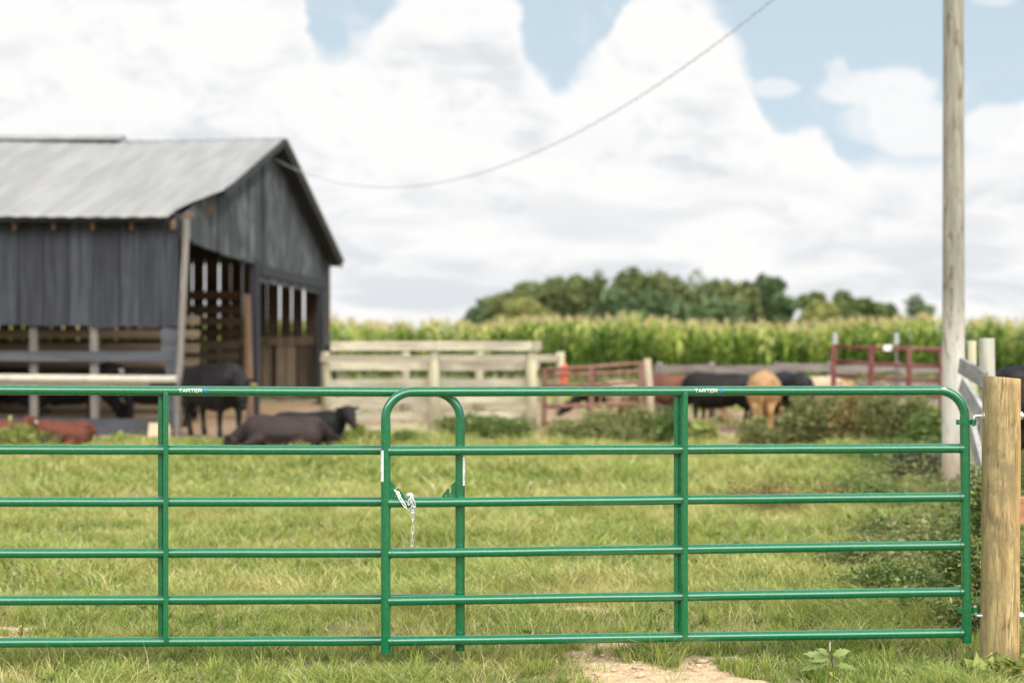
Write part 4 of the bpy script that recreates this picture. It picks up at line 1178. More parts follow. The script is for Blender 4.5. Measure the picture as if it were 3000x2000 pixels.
# far side wall: upright boards with daylight gaps; horizontal boards in front
mb = MB(); a = -.1; B2 = GW-.05
while a < LEN:
    w = random.uniform(.26, .33)
    vboard(mb, a, a+w, B2, .12, 3.90, .025, rnd=random.random()); a += w+(.012 if 1.2 < a < 2.3 else random.choice([.035, .045, .06, .05]))
mb.build('far_wall', M['old_brown_upright'], barn)
mb = MB()
for z in (2.78, 2.42, 2.12, 1.83, 1.52, 1.22, .93, .64, .35):
    mb.bar(Bp(2.2, B2-.2, z), Bp(8.2, B2-.2, z+random.uniform(-.03, .03)), random.uniform(.20, .25), .03, rnd=random.random())
mb.build('pen_boards', M['stall_wood'], barn)
mb = MB(); mb.bar(Bp(-.1, B2-.2, 1.63), Bp(2.2, B2-.2, 1.60), .22, .03, rnd=.4)
a = .1
while a < 2.1:
    w = random.uniform(.2, .3); vboard(mb, a, a+w, B2-.16, .05+random.uniform(0, .1), 1.55+random.uniform(-.1, .12), .025, rnd=random.random()); a += w+random.choice([.03, .07, .12])
mb.build('pen_boards', M['stall_upright'], barn)
# gable at the hidden end
mb = MB(); b = 0
while b < GW:
    w = .3; gboard(mb, b, b+w, LEN, 0, 0, slope_z(b), slope_z(min(b+w, GW)), rnd=random.random()); b += w+.01
mb.build('end_wall', M['stained_wood'], barn)
# roof: corrugated slopes with thickness; the eave corner is torn off
def roof_slope(front):
    OV, RK = .42, .40
    h = GW/2; nA = 220; nB = 14
    a0, a1 = -RK, LEN+.3
    V = []; 
    for i in range(nB+1):
        f = i/nB
        bb = (-OV+(h+OV)*f) if front else (GW+OV-(h+OV)*f)
        t = (h-abs(bb-h))/h
        zz = ZE+(ZR-ZE)*t+.05
        for j in range(nA+1):
            g_ = j/nA; a = a0+(a1-a0)*g_
            ax = a
            if front:      # torn corner
                lim = -.34
                if f < .10: lim = .12-.0*f
                elif f < .24: lim = .12-(.0+(f-.10)/.14*.30)
                elif f < .30: lim = -.20-(f-.24)/.06*.14
                if a < lim: ax = lim
                else: ax = lim+(a-lim)*(a1-lim)/(a1-lim) if a > lim else lim
            sag = -.05*math.sin(max(0, min(1, a/6.0))*math.pi)*f-.006*math.sin(a*1.3)*(1-f)
            rip = .008*math.sin(a*2*math.pi/.30)
            V.append(Bp(ax, bb, zz+rip+sag))
    m = nA+1; F = [(i*m+j, i*m+j+1, (i+1)*m+j+1, (i+1)*m+j) for i in range(nB) for j in range(nA)]
    me = bpy.data.meshes.new('roof_slope'); me.from_pydata([tuple(v-barn.location) for v in V], [], F); me.update()
    me.polygons.foreach_set('use_smooth', [True]*len(me.polygons))
    o = link_mesh('roof_slope', me, M['roofing'], barn)
    md = o.modifiers.new('thick', 'SOLIDIFY'); md.thickness = .012; md.offset = -1 if front else 1
    # purlins, rake board and soffit, plus an added dark sheet
    mb = MB()
    for f in np.linspace(.02, .98, 9):
        bb = (-OV+(h+OV)*f) if front else (GW+OV-(h+OV)*f)
        t = (h-abs(bb-h))/h; z = ZE+(ZR-ZE)*t-.03
        st = (.15 if (front and f < .3) else -.30)
        mb.bar(Bp(st, bb, z), Bp(LEN, bb, z), .045, .14, (0, 0, 1), rnd=random.random()*.5)
    mb.build('purlins', M['stained_wood'], o)
    mb = MB()
    f0 = .30 if front else .0
    def rp(f, a, dz): 
        bb = (-OV+(h+OV)*f) if front else (GW+OV-(h+OV)*f); t = (h-abs(bb-h))/h
        return Bp(a, bb, ZE+(ZR-ZE)*t+dz)
    mb.bar(rp(f0, -.32, -.03), rp(1.0, -.32, -.03), .17, .03, (0, 0, 1), rnd=.2)
    mb.build('rake_board', M['stained_wood'], o)
    sh = MB()  # dark sheet added under the roofing to keep the barn interior black
    sh.hexa([rp(0.06, .12, -.03), rp(1, .12, -.03), rp(1, LEN, -.03), rp(0.06, LEN, -.03), rp(0.06, .12, -.005), rp(1, .12, -.005), rp(1, LEN, -.005), rp(0.06, LEN, -.005)], rnd=.05)
    sh.build('dark_underlay', M['stained_wood'], o)
    sof = MB()
    sof.hexa([rp(f0, -.30, -.07), rp(1, -.30, -.07), rp(1, .0, -.07), rp(f0, .0, -.07), rp(f0, -.30, -.05), rp(1, -.30, -.05), rp(1, .0, -.05), rp(f0, .0, -.05)], rnd=.1)
    sof.build('soffit', M['stained_wood'], o)
roof_slope(True); roof_slope(False)
mb = MB(); 
for a0, a1 in ((3.1, LEN+.2),):
    mb.hexa([Bp(a0, GW/2-.35, ZR-.02), Bp(a1, GW/2-.35, ZR-.0), Bp(a1, GW/2+.35, ZR-.0), Bp(a0, GW/2+.35, ZR-.02), Bp(a0, GW/2-.05, ZR+.11), Bp(a1, GW/2-.05, ZR+.16), Bp(a1, GW/2+.05, ZR+.16), Bp(a0, GW/2+.05, ZR+.11)])
mb.build('ridge_cap', M['roofing'], barn)
# rafter tails and splintered ends at the torn corner
for u in (52, 165, 280, 393, 512):
    mb = MB(); a = BX-GX(u, BY)
    mb.bar(Bp(a, -.16, 3.55), Bp(a, .3, 3.70), .13, .05, rnd=random.random()); mb.build('rafter_tail', M['raw_wood'], barn)
for q in ((P(540, 629, BY-.1), P(568, 627, BY+.3), .07, .05, (0, 0, 1)), (P(600, 635, BY+1.6), P(617, 600, BY+1.6), .10, .03, (1, 0, 0)), (P(560, 617, BY+.8), P(600, 602, BY+1.5), .05, .04, (0, 0, 1))):
    mb = MB(); mb.bar(*q); mb.build('splintered_end', M['raw_wood'], barn)
# bedding on the barn floor
mb = MB(); mb.hexa([Bp(.2, .4, -.02), Bp(LEN, .4, -.02), Bp(LEN, GW-.2, -.02), Bp(.2, GW-.2, -.02), Bp(.2, .4, .03), Bp(LEN, .4, .03), Bp(LEN, GW-.2, .05), Bp(.2, GW-.2, .05)]); mb.build('bedding', M['hay'], barn)

# ------------------------------------------------------------------ fences
def board_fence(label, pA, pB, zs, hs, post_fr, post_h, mb_mat, post_mat, post_r=.10, back=.09, group=None, topfront=True, jit=.012, name='board_fence', cat='fence'):
    pA, pB = Vector(pA), Vector(pB)
    t = thing(name, label, cat, (pA.x, pA.y, 0), 0, group)
    d = (pB-pA).normalized(); nb = Vector((-d.y, d.x, 0))
    if nb.y < 0: nb = -nb
    for z, h in zip(zs, hs):
        off = nb*back if not (topfront and z == zs[0]) else -nb*(post_r+.02)
        cuts = [0]+[f for f in post_fr if 0 < f < 1]+[1]
        for f0, f1 in zip(cuts, cuts[1:]):
            mb = MB(); a = pA.lerp(pB, f0)+off; b = pA.lerp(pB, f1)+off
            mb.bar(a+Vector((0, 0, z+random.uniform(-jit, jit)))+d*.004, b+Vector((0, 0, z+random.uniform(-jit, jit)))-d*.004, h, .035); mb.build('board', mb_mat, t)
    for f in post_fr:
        p = pA.lerp(pB, f); mb = MB(); q = [random.uniform(-.01, .01) for _ in range(4)]
        mb.tube([p+Vector((0, 0, -.2)), p+Vector((q[0], q[1], post_h*.5)), p+Vector((q[2], q[3], post_h))], [post_r, post_r*.97, post_r*.92], 14)
        mb.build('post', post_mat, t, smooth=True)
    return t
board_fence('cream board fence with two round posts, running out from the barn', (GX(966, 24.6), 24.6, 0), (GX(1583, 25.2), 25.2, 0),
            [1.52, 1.165, .88, .575, .30, .08], [.165, .15, .135, .12, .135, .12], [.49, .955], 1.50, M['cream_wood'], M['cream_post'], .105)
board_fence('second cream board fence standing a few steps behind the first one', (GX(940, 30), 30.0, 0), (GX(1640, 30.4), 30.4, 0),
            [1.24, .70, .22], [.15, .11, .12], [.02, .35, .66, 1.0], 1.38, M['cream_wood'], M['cream_post'], .10)
rb = thing('ribbon', 'orange plastic ribbon tied to the end post of the rear cream fence', 'ribbon', (GX(1652, 30.2), 30.2, 0))
mb = MB(); mb.tube([P(1652, 1068, 30.2), P(1655, 1085, 30.15), P(1650, 1105, 30.15), P(1656, 1122, 30.1)], [.05, .09, .10, .03], 6, rough=.35); mb.build('strip', M['ribbon'], rb)
# rusty pipe gate
def pipe_gate(label, uA, YA, uB, YB, zs, ups, r, mat, ztop_extra=0, group=None, zleft=None):
    a, b = Vector((GX(uA, YA), YA, 0)), Vector((GX(uB, YB), YB, 0))
    t = thing('pipe_gate', label, 'gate', a, 0, group); L = (b-a).length
    for k, z in enumerate(zs):
        z0, z1 = z if isinstance(z, tuple) else (z, z)
        mb = MB(); mb.tube([a+Vector((0, 0, z0)), a.lerp(b, .5)+Vector((0, 0, (z0+z1)/2-.01)), b+Vector((0, 0, z1))], r, 10); mb.build('rail', mat, t, smooth=True)
    za = [z if isinstance(z, tuple) else (z, z) for z in zs]
    for f in ups:
        lo = min(z[0]+(z[1]-z[0])*f for z in za); hi = max(z[0]+(z[1]-z[0])*f for z in za)
        mb = MB(); mb.bar(a.lerp(b, f)+Vector((0, -.01, lo)), a.lerp(b, f)+Vector((0, -.01, hi+.01)), r*2.4, r*2.6, (1, 0, 0)); mb.build('upright', mat, t)
    return t
pipe_gate('rust brown pipe gate hung between the cream fence and a slim timber post', 1588, 25.6, 1884, 26.4, [(1.09, 1.20), (.99, 1.05), (.80, .84), (.43, .46), (.12, .14)], [.02, .48, .98], .038, M['rust'])
p0 = P(1896, 1050, 25.2); p1 = P(1912, 1272, 25.2)
o = thing('timber_post', 'slim tan timber post leaning a little beside the rusty gate', 'post', (p1.x, p1.y, 0))
mb = MB(); mb.tube([p1+Vector((0, 0, -.1)), p1.lerp(p0, .5), p0], [.075, .072, .068], 14); mb.build('timber', M['tan_post'], o, smooth=True)
board_fence('weathered grey board fence behind the standing cattle', (GX(1912, 29.5), 29.5, 0), (GX(2800, 30.5), 30.5, 0), [1.03, .69, .34], [.17, .15, .15], [.02, .19, .40, .575, .80, 1.0], 1.17, M['grey_wood'], M['grey_wood'], .07, -.12, topfront=False, jit=.03)
pipe_gate('worn red pipe panel with four uprights next to the utility pole', 2441, 23.6, 2758, 22.6, [(1.52, 1.475), (1.275, 1.20), (1.03, .975), (.76, .72), (.5, .46), (.22, .2)], [.0, .36, .71, 1.0], .030, M['red_pipe'])
o = thing('panel_sign', 'small white plate fixed to the red panel top rail', 'sign', P(2602, 1018, 23.05)); mb = MB()
mb.box(P(2589, 1027, 23.03), P(2614, 1010, 23.05)); mb.build('plate', M['label_white'], o)
for u, v0, Y, lb in ((2446, 974, 24.5, 'white capped steel fence stake at the outer end of the red panel'), (2626, 975, 24.4, 'white capped steel fence stake behind the middle of the red panel')):
    o = thing('fence_stake', lb, 'stake', (GX(u, Y), Y, 0)); z = EYE-(v0-1000)/FPX*Y
    mb = MB(); mb.box((GX(u, Y)-.035, Y-.035, z-.20), (GX(u, Y)+.035, Y+.035, z)); mb.build('cap', M['tpost'], o, bevel=.01)
    mb = MB(); mb.box((GX(u, Y)-.02, Y-.02, -.2), (GX(u, Y)+.02, Y+.02, z-.2)); mb.build('stake', M['grey_wood'], o)
# old timber bracing behind the treated post
def old_post(label, u0, u1, v, Y, mat, low=None):
    o = thing('old_post', label, 'post', (GX((u0+u1)/2, Y), Y, 0)); w = (u1-u0)/FPX*Y; z = EYE-(v-1000)/FPX*Y
    mb = MB(); x = GX((u0+u1)/2, Y); mb.tube([(x+.03, Y, -.2), (x+.01, Y, z*.5), (x, Y, z)], [w*.56, w*.53, w*.5], 14); mb.build('timber', mat, o, smooth=True); return o
old_post('mossy grey post with a flat top rising behind the treated post', 2868, 2913, 990, 11.6, M['grey_post'])
old_post('shorter grey green post between the utility pole and the mossy post', 2834, 2860, 998, 12.6, M['cream_post'])
for lb, a, b in (('grey brace board sloping down from behind the utility pole to the mossy post', P(2815, 1070, 11.9), P(2885, 1112, 11.5)),
                 ('long grey brace board leaning down towards the treated post', P(2820, 1125, 11.6), P(2905, 1262, 11.1)),
                 ('lowest grey brace board half sunk in the vines by the treated post', P(2848, 1262, 11.0), P(2890, 1420, 10.6))):
    o = thing('brace_board', lb, 'board', (b.x, b.y, 0), 0, 'grey brace boards'); mb = MB(); mb.bar(a, b, .13, .04, (0, 0, 1)); mb.build('board', M['brace_wood'], o)

# ------------------------------------------------------------------ cattle
def cow_body(pose, head_yaw=0.0, head_z=None, head_pitch=-35, neck_len=.55, fat=1.0, seed=0, head=True):
    """ellipsoid sweep -> voxel remesh: one continuous body. Faces +X, withers 1.3 m. returns (mesh, head info)"""
    rs = random.Random(seed); bm = bmesh.new()
    def ell(c, r, rot=None):
        m = Matrix.Translation(c) @ (rot.to_matrix().to_4x4() if rot else Matrix()) @ Matrix.Diagonal((r[0], r[1], r[2], 1))
        bmesh.ops.create_icosphere(bm, subdivisions=2, radius=1, matrix=m)
    def sweep(pts, step=.05):
        for (p, r), (q, s) in zip(pts, pts[1:]):
            p, q = Vector(p), Vector(q); n = max(2, int((q-p).length/step))
            for k in range(n+1):
                f = k/n; rr = [r[i]+(s[i]-r[i])*f for i in range(3)] if isinstance(r, tuple) else [r+(s-r)*f]*3
                ell(p.lerp(q, f), rr)
    lie = pose == 'lying'
    dz = -.50 if lie else 0.0
    w = fat*(1.14 if lie else 1.0)
    T = [((-.80, 0, .98+dz), (.08, .12*w, .14)), ((-.70, 0, .96+dz), (.12, .23*w, .27)), ((-.45, 0, .93+dz), (.14, .28*w, .33)), ((-.1, 0, .87+dz), (.14, .32*w, .37)),
         ((.2, 0, .88+dz), (.14, .31*w, .38)), ((.48, 0, .93+dz), (.12, .25*w, .36)), ((.66, 0, .97+dz), (.10, .19*w, .28)), ((.78, 0, .98+dz), (.06, .11*w, .17))]
    T = [(p, (r[0], r[1], r[2]*(1+.45*(fat-1)))) for p, r in T]
    sweep(T, .045)
    ell((-.68, .16, 1.10+dz), (.13, .09, .10)); ell((-.68, -.16, 1.10+dz), (.13, .09, .10)); ell((.42, 0, 1.20+dz), (.18, .10, .08))
    if not lie:
        for sy in (-1, 1):
            sw = rs.uniform(-.07, .07)
            sweep([((.50, .15*sy, .85), .15), ((.50, .16*sy, .66), .105), ((.50+sw, .16*sy, .44), .062), ((.49+sw, .16*sy, .16), .044), ((.50+sw, .16*sy, .10), .056), ((.52+sw, .16*sy, .04), .06)], .035)
            sw = rs.uniform(-.10, .06)
            sweep([((-.60, .15*sy, .88), .21), ((-.52, .16*sy, .68), .145), ((-.62+sw*.5, .16*sy, .56), .10), ((-.74+sw, .16*sy, .46), .060), ((-.69+sw, .16*sy, .18), .045), ((-.68+sw, .16*sy, .10), .055), ((-.66+sw, .16*sy, .04), .06)], .035)
        ell((-.30, 0, .58), (.16, .13, .10))
    else:
        for sy in (-1, 1):
            ell((-.50, .27*sy, .30), (.28, .15, .26)); sweep([((-.30, .36*sy, .16), .12), ((-.02, .42*sy, .08), .07), ((.20, .40*sy, .06), .05)], .04)
            sweep([((.48, .20*sy, .30), .15), ((.78, .22*sy, .16), .085), ((.84, .22*sy, .08), .06), ((.55, .26*sy, .05), .05)], .04)
    # neck & head
    info = None
    if head:
        base = Vector((.60, 0, 1.10+dz)); yaw = R(head_yaw)
        hz = (1.28+dz if head_z is None else head_z)
        dirv = Vector((math.cos(yaw*.6), math.sin(yaw*.6), 0)); hb = base+dirv*neck_len; hb.z = hz
        mid = base.lerp(hb, .5)
        sweep([(tuple(base+Vector((-.05, 0, -.12))), (.16, .16, .26)), (tuple(mid+Vector((0, 0, -.05))), (.14, .13, .20)), (tuple(hb+Vector((-.03, 0, -.02))), (.12, .115, .145))], .04)
        f = Vector((math.cos(yaw)*math.cos(R(head_pitch)), math.sin(yaw)*math.cos(R(head_pitch)), math.sin(R(head_pitch))))
        sd = Vector((-math.sin(yaw), math.cos(yaw), 0)); up = f.cross(sd)*-1
        if up.z < 0: up = -up
        q = Matrix((f, sd, up)).transposed().to_quaternion()
        for k in range(9):
            t = k/8; c = hb+f*(.02+.42*t)-up*(.02+.03*t)
            r = .128*(1-t)**.7+.070 if t < .85 else .078
            ell(c, (.07, r*.86, r*(1.0 if t < .5 else .92)), q)
        for sy in (-1, 1):
            for k in range(7):
                t = k/6; e = hb+sd*sy*(.10+.20*t)+up*(.055-.03*t)-f*.03
                q2 = Matrix((f, sd, up)).transposed().to_quaternion()
                ell(e, (.022, .035, .030+.040*math.sin(math.pi*min(1, .15+t*.85))), q2)
        info = (hb, f, sd, up)
    # tail
    tz = 1.06+dz
    end = .25 if not lie else .08
    sweep([((-.85, 0, tz), .045), ((-.93, .01, tz-.15), .035), ((-.92, .03, max(tz-.5, end+.1)), .028), ((-.90, .05, end+.08), .045), ((-.90, .05, end), .03)], .03)
    me = bpy.data.meshes.new('cow_raw'); bm.to_mesh(me); bm.free()
    tmp = bpy.data.objects.new('tmp_cow', me); COL.objects.link(tmp)
    md = tmp.modifiers.new('r', 'REMESH'); md.mode = 'VOXEL'; md.voxel_size = .026; md.use_smooth_shade = True
    sm = tmp.modifiers.new('s', 'SMOOTH'); sm.iterations = 4; sm.factor = .5
    dg = bpy.context.evaluated_depsgraph_get(); dg.update()
    out = bpy.data.meshes.new_from_object(tmp.evaluated_get(dg), depsgraph=dg)
    bpy.data.objects.remove(tmp); bpy.data.meshes.remove(me); out.name = 'body'
    return out, info

def cow(label, u, Y, face, scale, mat, pose='standing', tagcol=None, tag_side=-1, z=0.0, group='cattle around the barn yard', cat='cow', eyes=True, **kw):
    """face: compass of its nose, degrees from +X counterclockwise"""
    me, info = cow_body(pose, **kw)
    t = thing('cow', label, cat, (GX(u, Y), Y, z), R(face), group); t.scale = (scale,)*3
    b = link_mesh('body', me, mat, t, smooth=True)
    if info and eyes:
        hb, f, sd, up = info
        for sy in (-1, 1):
            bm = bmesh.new(); bmesh.ops.create_icosphere(bm, subdivisions=2, radius=.017, matrix=Matrix.Translation(hb+f*.15+sd*sy*.112+up*.035))
            m2 = bpy.data.meshes.new('eye'); bm.to_mesh(m2); bm.free(); link_mesh('eye', m2, M['eye'], t, smooth=True)
        if tagcol:
            e = hb+sd*tag_side*.245+up*-.035-f*.0
            bm = bmesh.new(); bmesh.ops.create_cube(bm, size=1, matrix=Matrix.Translation(e) @ Matrix((f, sd, up)).transposed().to_4x4() @ Matrix.Translation((.03, 0, -.01)) @ Matrix.Diagonal((.010, .10, .11, 1)))
            bmesh.ops.bevel(bm, geom=bm.edges[:], offset=.003, segments=1, affect='EDGES')
            m2 = bpy.data.meshes.new('ear_tag'); bm.to_mesh(m2); bm.free(); link_mesh('ear_tag', m2, M[tagcol], t)
    return t
# in and beside the barn
cow('black cow with a yellow ear tag standing in the barn opening', 632, 23.8, -50, .95, M['hide_black'], tagcol='tag_yellow', tag_side=1, head_yaw=-12, head_z=.98, head_pitch=-62, neck_len=.36, fat=1.38, seed=1)
cow('black cow looking out over the pale stall rail, white ear tag', 450, 26.0, 186, .86, M['hide_black'], tagcol='tag_white', tag_side=1, head_yaw=80, head_z=1.30, head_pitch=-30, neck_len=.38, seed=2)
cow('black cow standing inside the stall between the stall posts', 205, 26.2, 4, .84, M['hide_black'], head_yaw=10, head_z=.45, head_pitch=-55, neck_len=.5, seed=3)
cow('black cow inside the stall at the picture edge', -10, 27.0, 175, .86, M['hide_black'], head_yaw=0, head_z=.6, head_pitch=-50, seed=4)
cow('red calf with a white ear tag lying before the stall curb', 185, 21.4, 184, .54, M['hide_red'], 'lying', tagcol='tag_white', tag_side=1, head_yaw=62, head_z=.80, head_pitch=-30, neck_len=.34, seed=5, cat='calf')
cow('red calf lying at the picture edge behind its tagged companion', -28, 22.0, 10, .50, M['hide_red'], 'lying', head_yaw=-50, head_z=.62, neck_len=.3, seed=6, cat='calf')
cow('brown black cow lying with its back humped in front of the barn gable', 830, 20.6, 192, .70, M['hide_brownblack'], 'lying', head_yaw=-20, head_z=.30, head_pitch=-60, neck_len=.45, fat=1.1, seed=7)
cow('black cow lying behind the humped one, head up and white ear tag showing', 905, 21.9, -8, .70, M['hide_black'], 'lying', tagcol='tag_white', tag_side=1, head_yaw=-48, head_z=.78, head_pitch=-40, neck_len=.36, seed=8)
# by the grey fence
cow('small black calf behind the rusty gate', 1768, 28.5, 178, .60, M['hide_black'], head_yaw=0, head_z=.55, seed=9, cat='calf')
cow('cream calf beside the slim timber post', 1852, 27.6, 10, .68, M['hide_cream'], head_yaw=20, head_z=.5, seed=10, cat='calf')
cow('rusty red cow behind the weeds next to the slim timber post', 1972, 26.9, 170, .78, M['hide_redbrown'], head_yaw=0, head_z=.45, head_pitch=-55, seed=11)
cow('large black cow feeding between the red and the tan cattle', 2100, 26.4, 178, .78, M['hide_black'], head_yaw=0, head_z=.40, head_pitch=-60, fat=1.4, seed=12)
cow('tan cow seen from behind, hindquarters to the gate', 2238, 25.4, 78, .82, M['hide_tan'], head_yaw=10, head_z=.5, head_pitch=-55, fat=1.3, seed=13)
cow('tan cow mostly hidden behind the black one', 2185, 28.2, 20, .72, M['hide_tan'], head_yaw=0, head_z=.4, head_pitch=-50, seed=14)
cow('black cow standing between the tan and the pale cattle', 2318, 26.2, 100, .80, M['hide_black'], fat=1.3, head_yaw=0, head_z=.5, seed=15)
cow('pale brown cow half hidden by tall weeds near the red panel', 2372, 26.8, 165, .76, M['hide_cream'], head_yaw=0, head_z=.5, seed=16)
cow('small tan calf under the end of the red panel', 2432, 27.6, 20, .68, M['hide_tan'], head_yaw=0, head_z=.45, seed=17, cat='calf')
cow('tall black cow behind the fence, back showing over the treated post', 3165, 14.6, 2, 1.10, M['hide_black'], head_yaw=0, head_z=1.28, seed=18)
cow('black calf lying in the grass before the utility pole', 2682, 16.4, -75, .44, M['hide_black'], 'lying', head_yaw=100, head_z=.62, neck_len=.3, seed=19, cat='calf')
cow('black calf lying almost behind the utility pole', 2790, 23.0, 10, .42, M['hide_black'], 'lying', head_yaw=0, head_z=.5, seed=20, cat='calf')

# ------------------------------------------------------------------ weeds and plants
def W(label, u, Y, wpx, h, n, leaf, mat, group='weeds', depth=1.0, lobes=9, asp=2.4, sp=0.0, name='weed_clump', cat='weed'):
    rx = wpx/2/FPX*Y
    if Y > 18: h, n, leaf, sp = h*1.2, int(n*1.6), leaf*1.3, max(sp, .8)
    return bush(name, label, cat, GX(u, Y), Y, rx, rx*depth*.6, h, n, leaf, M[mat], group, lobes, asp, sp)
W('grey green bushy weed before the rusty gate, shortest of that clump', 1660, 23.3, 120, .34, 1500, .05, 'weed_grey')
W('broad grey green bush before the rusty gate', 1760, 22.6, 240, .47, 4200, .05, 'weed_grey', lobes=12)
W('grey green bush at the foot of the slim timber post', 1890, 22.9, 190, .50, 3600, .05, 'weed_grey', lobes=12)
W('low green weed between the timber post and the gate brace', 1968, 22.0, 110, .50, 1300, .05, 'weed_green')
W('bright yellow green leafy weed in front of the large black cow', 2052, 21.5, 70, .40, 500, .11, 'weed_yellow', lobes=5)
W('low greyish weed in front of the tan cow', 2215, 21.8, 150, .42, 1500, .05, 'weed_grey', sp=1)
W('tall weed clump hiding the pale brown cow', 2400, 22.0, 190, .86, 3600, .055, 'weed_grey', lobes=12, sp=1)
W('tall brownish weed clump under the middle of the red panel', 2520, 21.2, 190, .86, 4200, .055, 'weed_rust', lobes=13, sp=1)
W('tall mixed weed clump under the red panel, third from the cattle', 2640, 20.6, 190, .84, 4200, .055, 'weed_grey', lobes=13, sp=1)
W('tall green weed clump crowding the foot of the utility pole', 2745, 19.6, 150, .66, 3000, .055, 'weed_green', lobes=12)
W('low green weeds edging the tall clumps on the cattle side', 2450, 19.6, 230, .26, 2400, .05, 'weed_yellow')
W('low green weeds edging the tall clumps on the pole side', 2630, 18.6, 230, .28, 2400, .05, 'weed_green')
W('yellowish weed tuft in front of the tagged red cow', 40, 20.9, 130, .36, 1500, .05, 'weed_yellow', sp=1)
W('greyer weed tuft beside the yellowish one before the red cow', 135, 21.2, 100, .24, 1100, .05, 'weed_grey')
W('small weed tuft in front of the stall curb', 350, 22.0, 130, .17, 1100, .05, 'weed_yellow')
W('small weed tuft at the hooves of the standing black cow', 585, 21.2, 190, .15, 1300, .045, 'weed_yellow')
W('weed tuft in front of the humped cow', 880, 19.8, 90, .16, 700, .05, 'weed_yellow')
W('weed tuft between the lying cow and the cream fence', 1050, 22.0, 120, .30, 1200, .05, 'weed_yellow')
W('green weeds at the foot of the first round fence post', 1200, 22.4, 170, .18, 1500, .05, 'weed_green')
W('green weeds between the two round fence posts', 1400, 23.6, 200, .40, 2300, .05, 'weed_green')
W('green weeds at the foot of the second round fence post', 1500, 23.4, 130, .38, 1500, .05, 'weed_green')
# pasture weeds behind the gate
W('rust coloured dry weed patch in the pasture behind the gate', 2330, 13.2, 400, .34, 3600, .036, 'weed_rust', sp=1.5, lobes=20)
W('yellowish weed patch beside the rust coloured one', 2200, 13.9, 300, .20, 2600, .035, 'weed_yellow', lobes=10)
W('green weed patch between the rust coloured weeds and the pole', 2520, 13.4, 260, .38, 3400, .04, 'weed_green', sp=1, lobes=12)
W('grey green weeds at the foot of the utility pole', 2640, 13.6, 200, .20, 2800, .042, 'weed_grey', lobes=12, sp=1)
W('low grey weeds in the pasture below the pole', 2560, 11.2, 230, .22, 2400, .032, 'weed_grey', lobes=11, sp=1)
W('dark leafy vines at the pole side of the gate end', 2740, 10.4, 300, .30, 4200, .042, 'weed_dark', lobes=15, name='vine_clump', cat='vines', group='vine clumps by the treated post')
W('dark vines below the second rail at the gate end', 2815, 9.3, 190, .32, 3600, .038, 'weed_dark', lobes=15, name='vine_clump', cat='vines', group='vine clumps by the treated post')
W('tall vines climbing behind the treated post', 2872, 9.8, 150, .80, 5200, .042, 'weed_dark', lobes=15, name='vine_clump', cat='vines', group='vine clumps by the treated post')
W('vines filling the space between gate end and treated post', 2858, 8.3, 170, .58, 3800, .036, 'weed_dark', lobes=12, name='vine_clump', cat='vines', group='vine clumps by the treated post')
W('low vines under the bottom hinge', 2815, 7.75, 170, .26, 3400, .032, 'weed_dark', lobes=13, name='vine_clump', cat='vines', group='vine clumps by the treated post')
W('low mixed weeds in the grass before the dark vines', 2620, 9.0, 300, .20, 3600, .030, 'weed_green', lobes=16, sp=1)
W('thin grey weeds scattered in the pasture beside the dark vines', 2560, 10.0, 340, .22, 3200, .030, 'weed_grey', lobes=16, sp=1)
W('vines beyond the wires on the far side of the treated post', 3040, 8.6, 260, .50, 3600, .04, 'weed_dark', lobes=11, name='vine_clump', cat='vines', group='vine clumps by the treated post')
W('thick greenery behind the old grey posts', 2925, 13.0, 110, .8, 2600, .05, 'weed_green', lobes=12)
W('broad leaved weed beside the lower hinge', 2690, 8.1, 130, .20, 420, .075, 'weed_dark', lobes=6, asp=1.5)
W('pale leaved creeper at the foot of the treated post', 2870, 6.85, 130, .085, 130, .060, 'weed_yellow', lobes=5, asp=1.25, name='creeper', cat='creeper')
W('pale leaved creeper at the picture corner below the wires', 2985, 6.78, 90, .13, 110, .062, 'weed_yellow', lobes=5, asp=1.25, name='creeper', cat='creeper')
W('clump of flat green leaves in the grass under the bottom rail near the hinge', 2700, 6.72, 80, .05, 50, .05, 'weed_green', lobes=4, asp=1.3, name='creeper', cat='creeper')

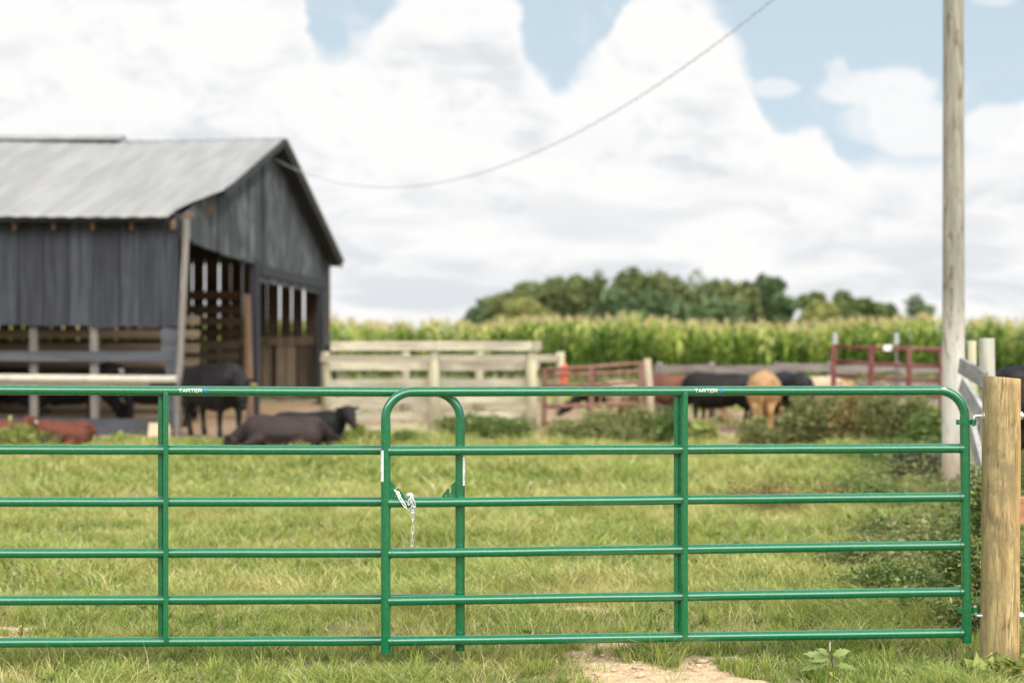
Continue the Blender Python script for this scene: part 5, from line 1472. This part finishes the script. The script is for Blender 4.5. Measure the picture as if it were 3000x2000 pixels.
# thorn-apple seedling in front of the gate
jp = P(2432, 1985, 6.74)
j = thing('broadleaf_plant', 'young plant with jagged green leaves, white bud and one yellow leaf', 'plant', (jp.x, jp.y, 0))
stem_top = Vector((jp.x+.004, jp.y, .125))
mb = MB(); mb.tube([Vector((jp.x, jp.y, -.02)), Vector((jp.x+.012, jp.y, .06)), stem_top], [.0042, .0038, .003], 8)
fork = Vector((jp.x+.010, jp.y, .085))
def jag_leaf(base, tip, w, rnd, droop=.012):
    d = tip-base; L = d.length; f = d.normalized(); s = f.cross(Vector((0, -.75, .66))).normalized(); nn = s.cross(f)
    prof = [(0, .02), (.14, .42), (.2, .36), (.32, .95), (.38, .62), (.52, .98), (.58, .55), (.72, .66), (.78, .34), (1, .0)]
    ml = MB(); vs = []
    for t, ww in prof:
        c = base+f*L*t+nn*(math.sin(t*math.pi)*droop)
        vs += [c+s*ww*w/2-nn*.004*ww, c, c-s*ww*w/2-nn*.004*ww]
    fs = []
    for i in range(len(prof)-1):
        a = i*3; fs += [(a, a+1, a+4, a+3), (a+1, a+2, a+5, a+4)]
    ml._add(vs, fs, rnd); return ml
jl = [((2425, 1925), (2350, 1914), .050, .9, 0), ((2428, 1918), (2392, 1899), .040, .8, .02), ((2440, 1918), (2492, 1905), .050, .95, 0), ((2436, 1925), (2405, 1935), .045, .6, -.03),
      ((2440, 1925), (2458, 1955), .045, .45, -.03), ((2430, 1940), (2340, 1966), .042, .55, .02), ((2440, 1945), (2515, 1962), .040, .75, .0), ((2428, 1930), (2372, 1938), .04, .6, .03)]
for (a, b, c, d_, q) in jl:
    p, q2 = P(a[0], a[1], 6.74), P(b[0], b[1], 6.74-q)
    mb.tube([fork, p], .0016, 5); jag_leaf(p, q2, c, d_).build('leaf', M['weed_green' if d_ > .7 else 'weed_dark'], j)
o_ = jag_leaf(P(2432, 1966, 6.74), P(2443, 1985, 6.70), .04, .5); o_ = o_.build('leaf', simple('yellowed_leaf', (.45, .36, .06), .6), j); o_['label'] = 'yellowed lowest leaf'
mb.build('stem', M['stem_purple'], j)
mb = MB(); mb.tube([P(2431, 1905, 6.74), P(2431, 1893, 6.74), P(2432, 1880, 6.74)], [.0035, .0045, .004], 8); mb.build('flower_bud', simple('pale_bud', (.48, .47, .28), .6), j)
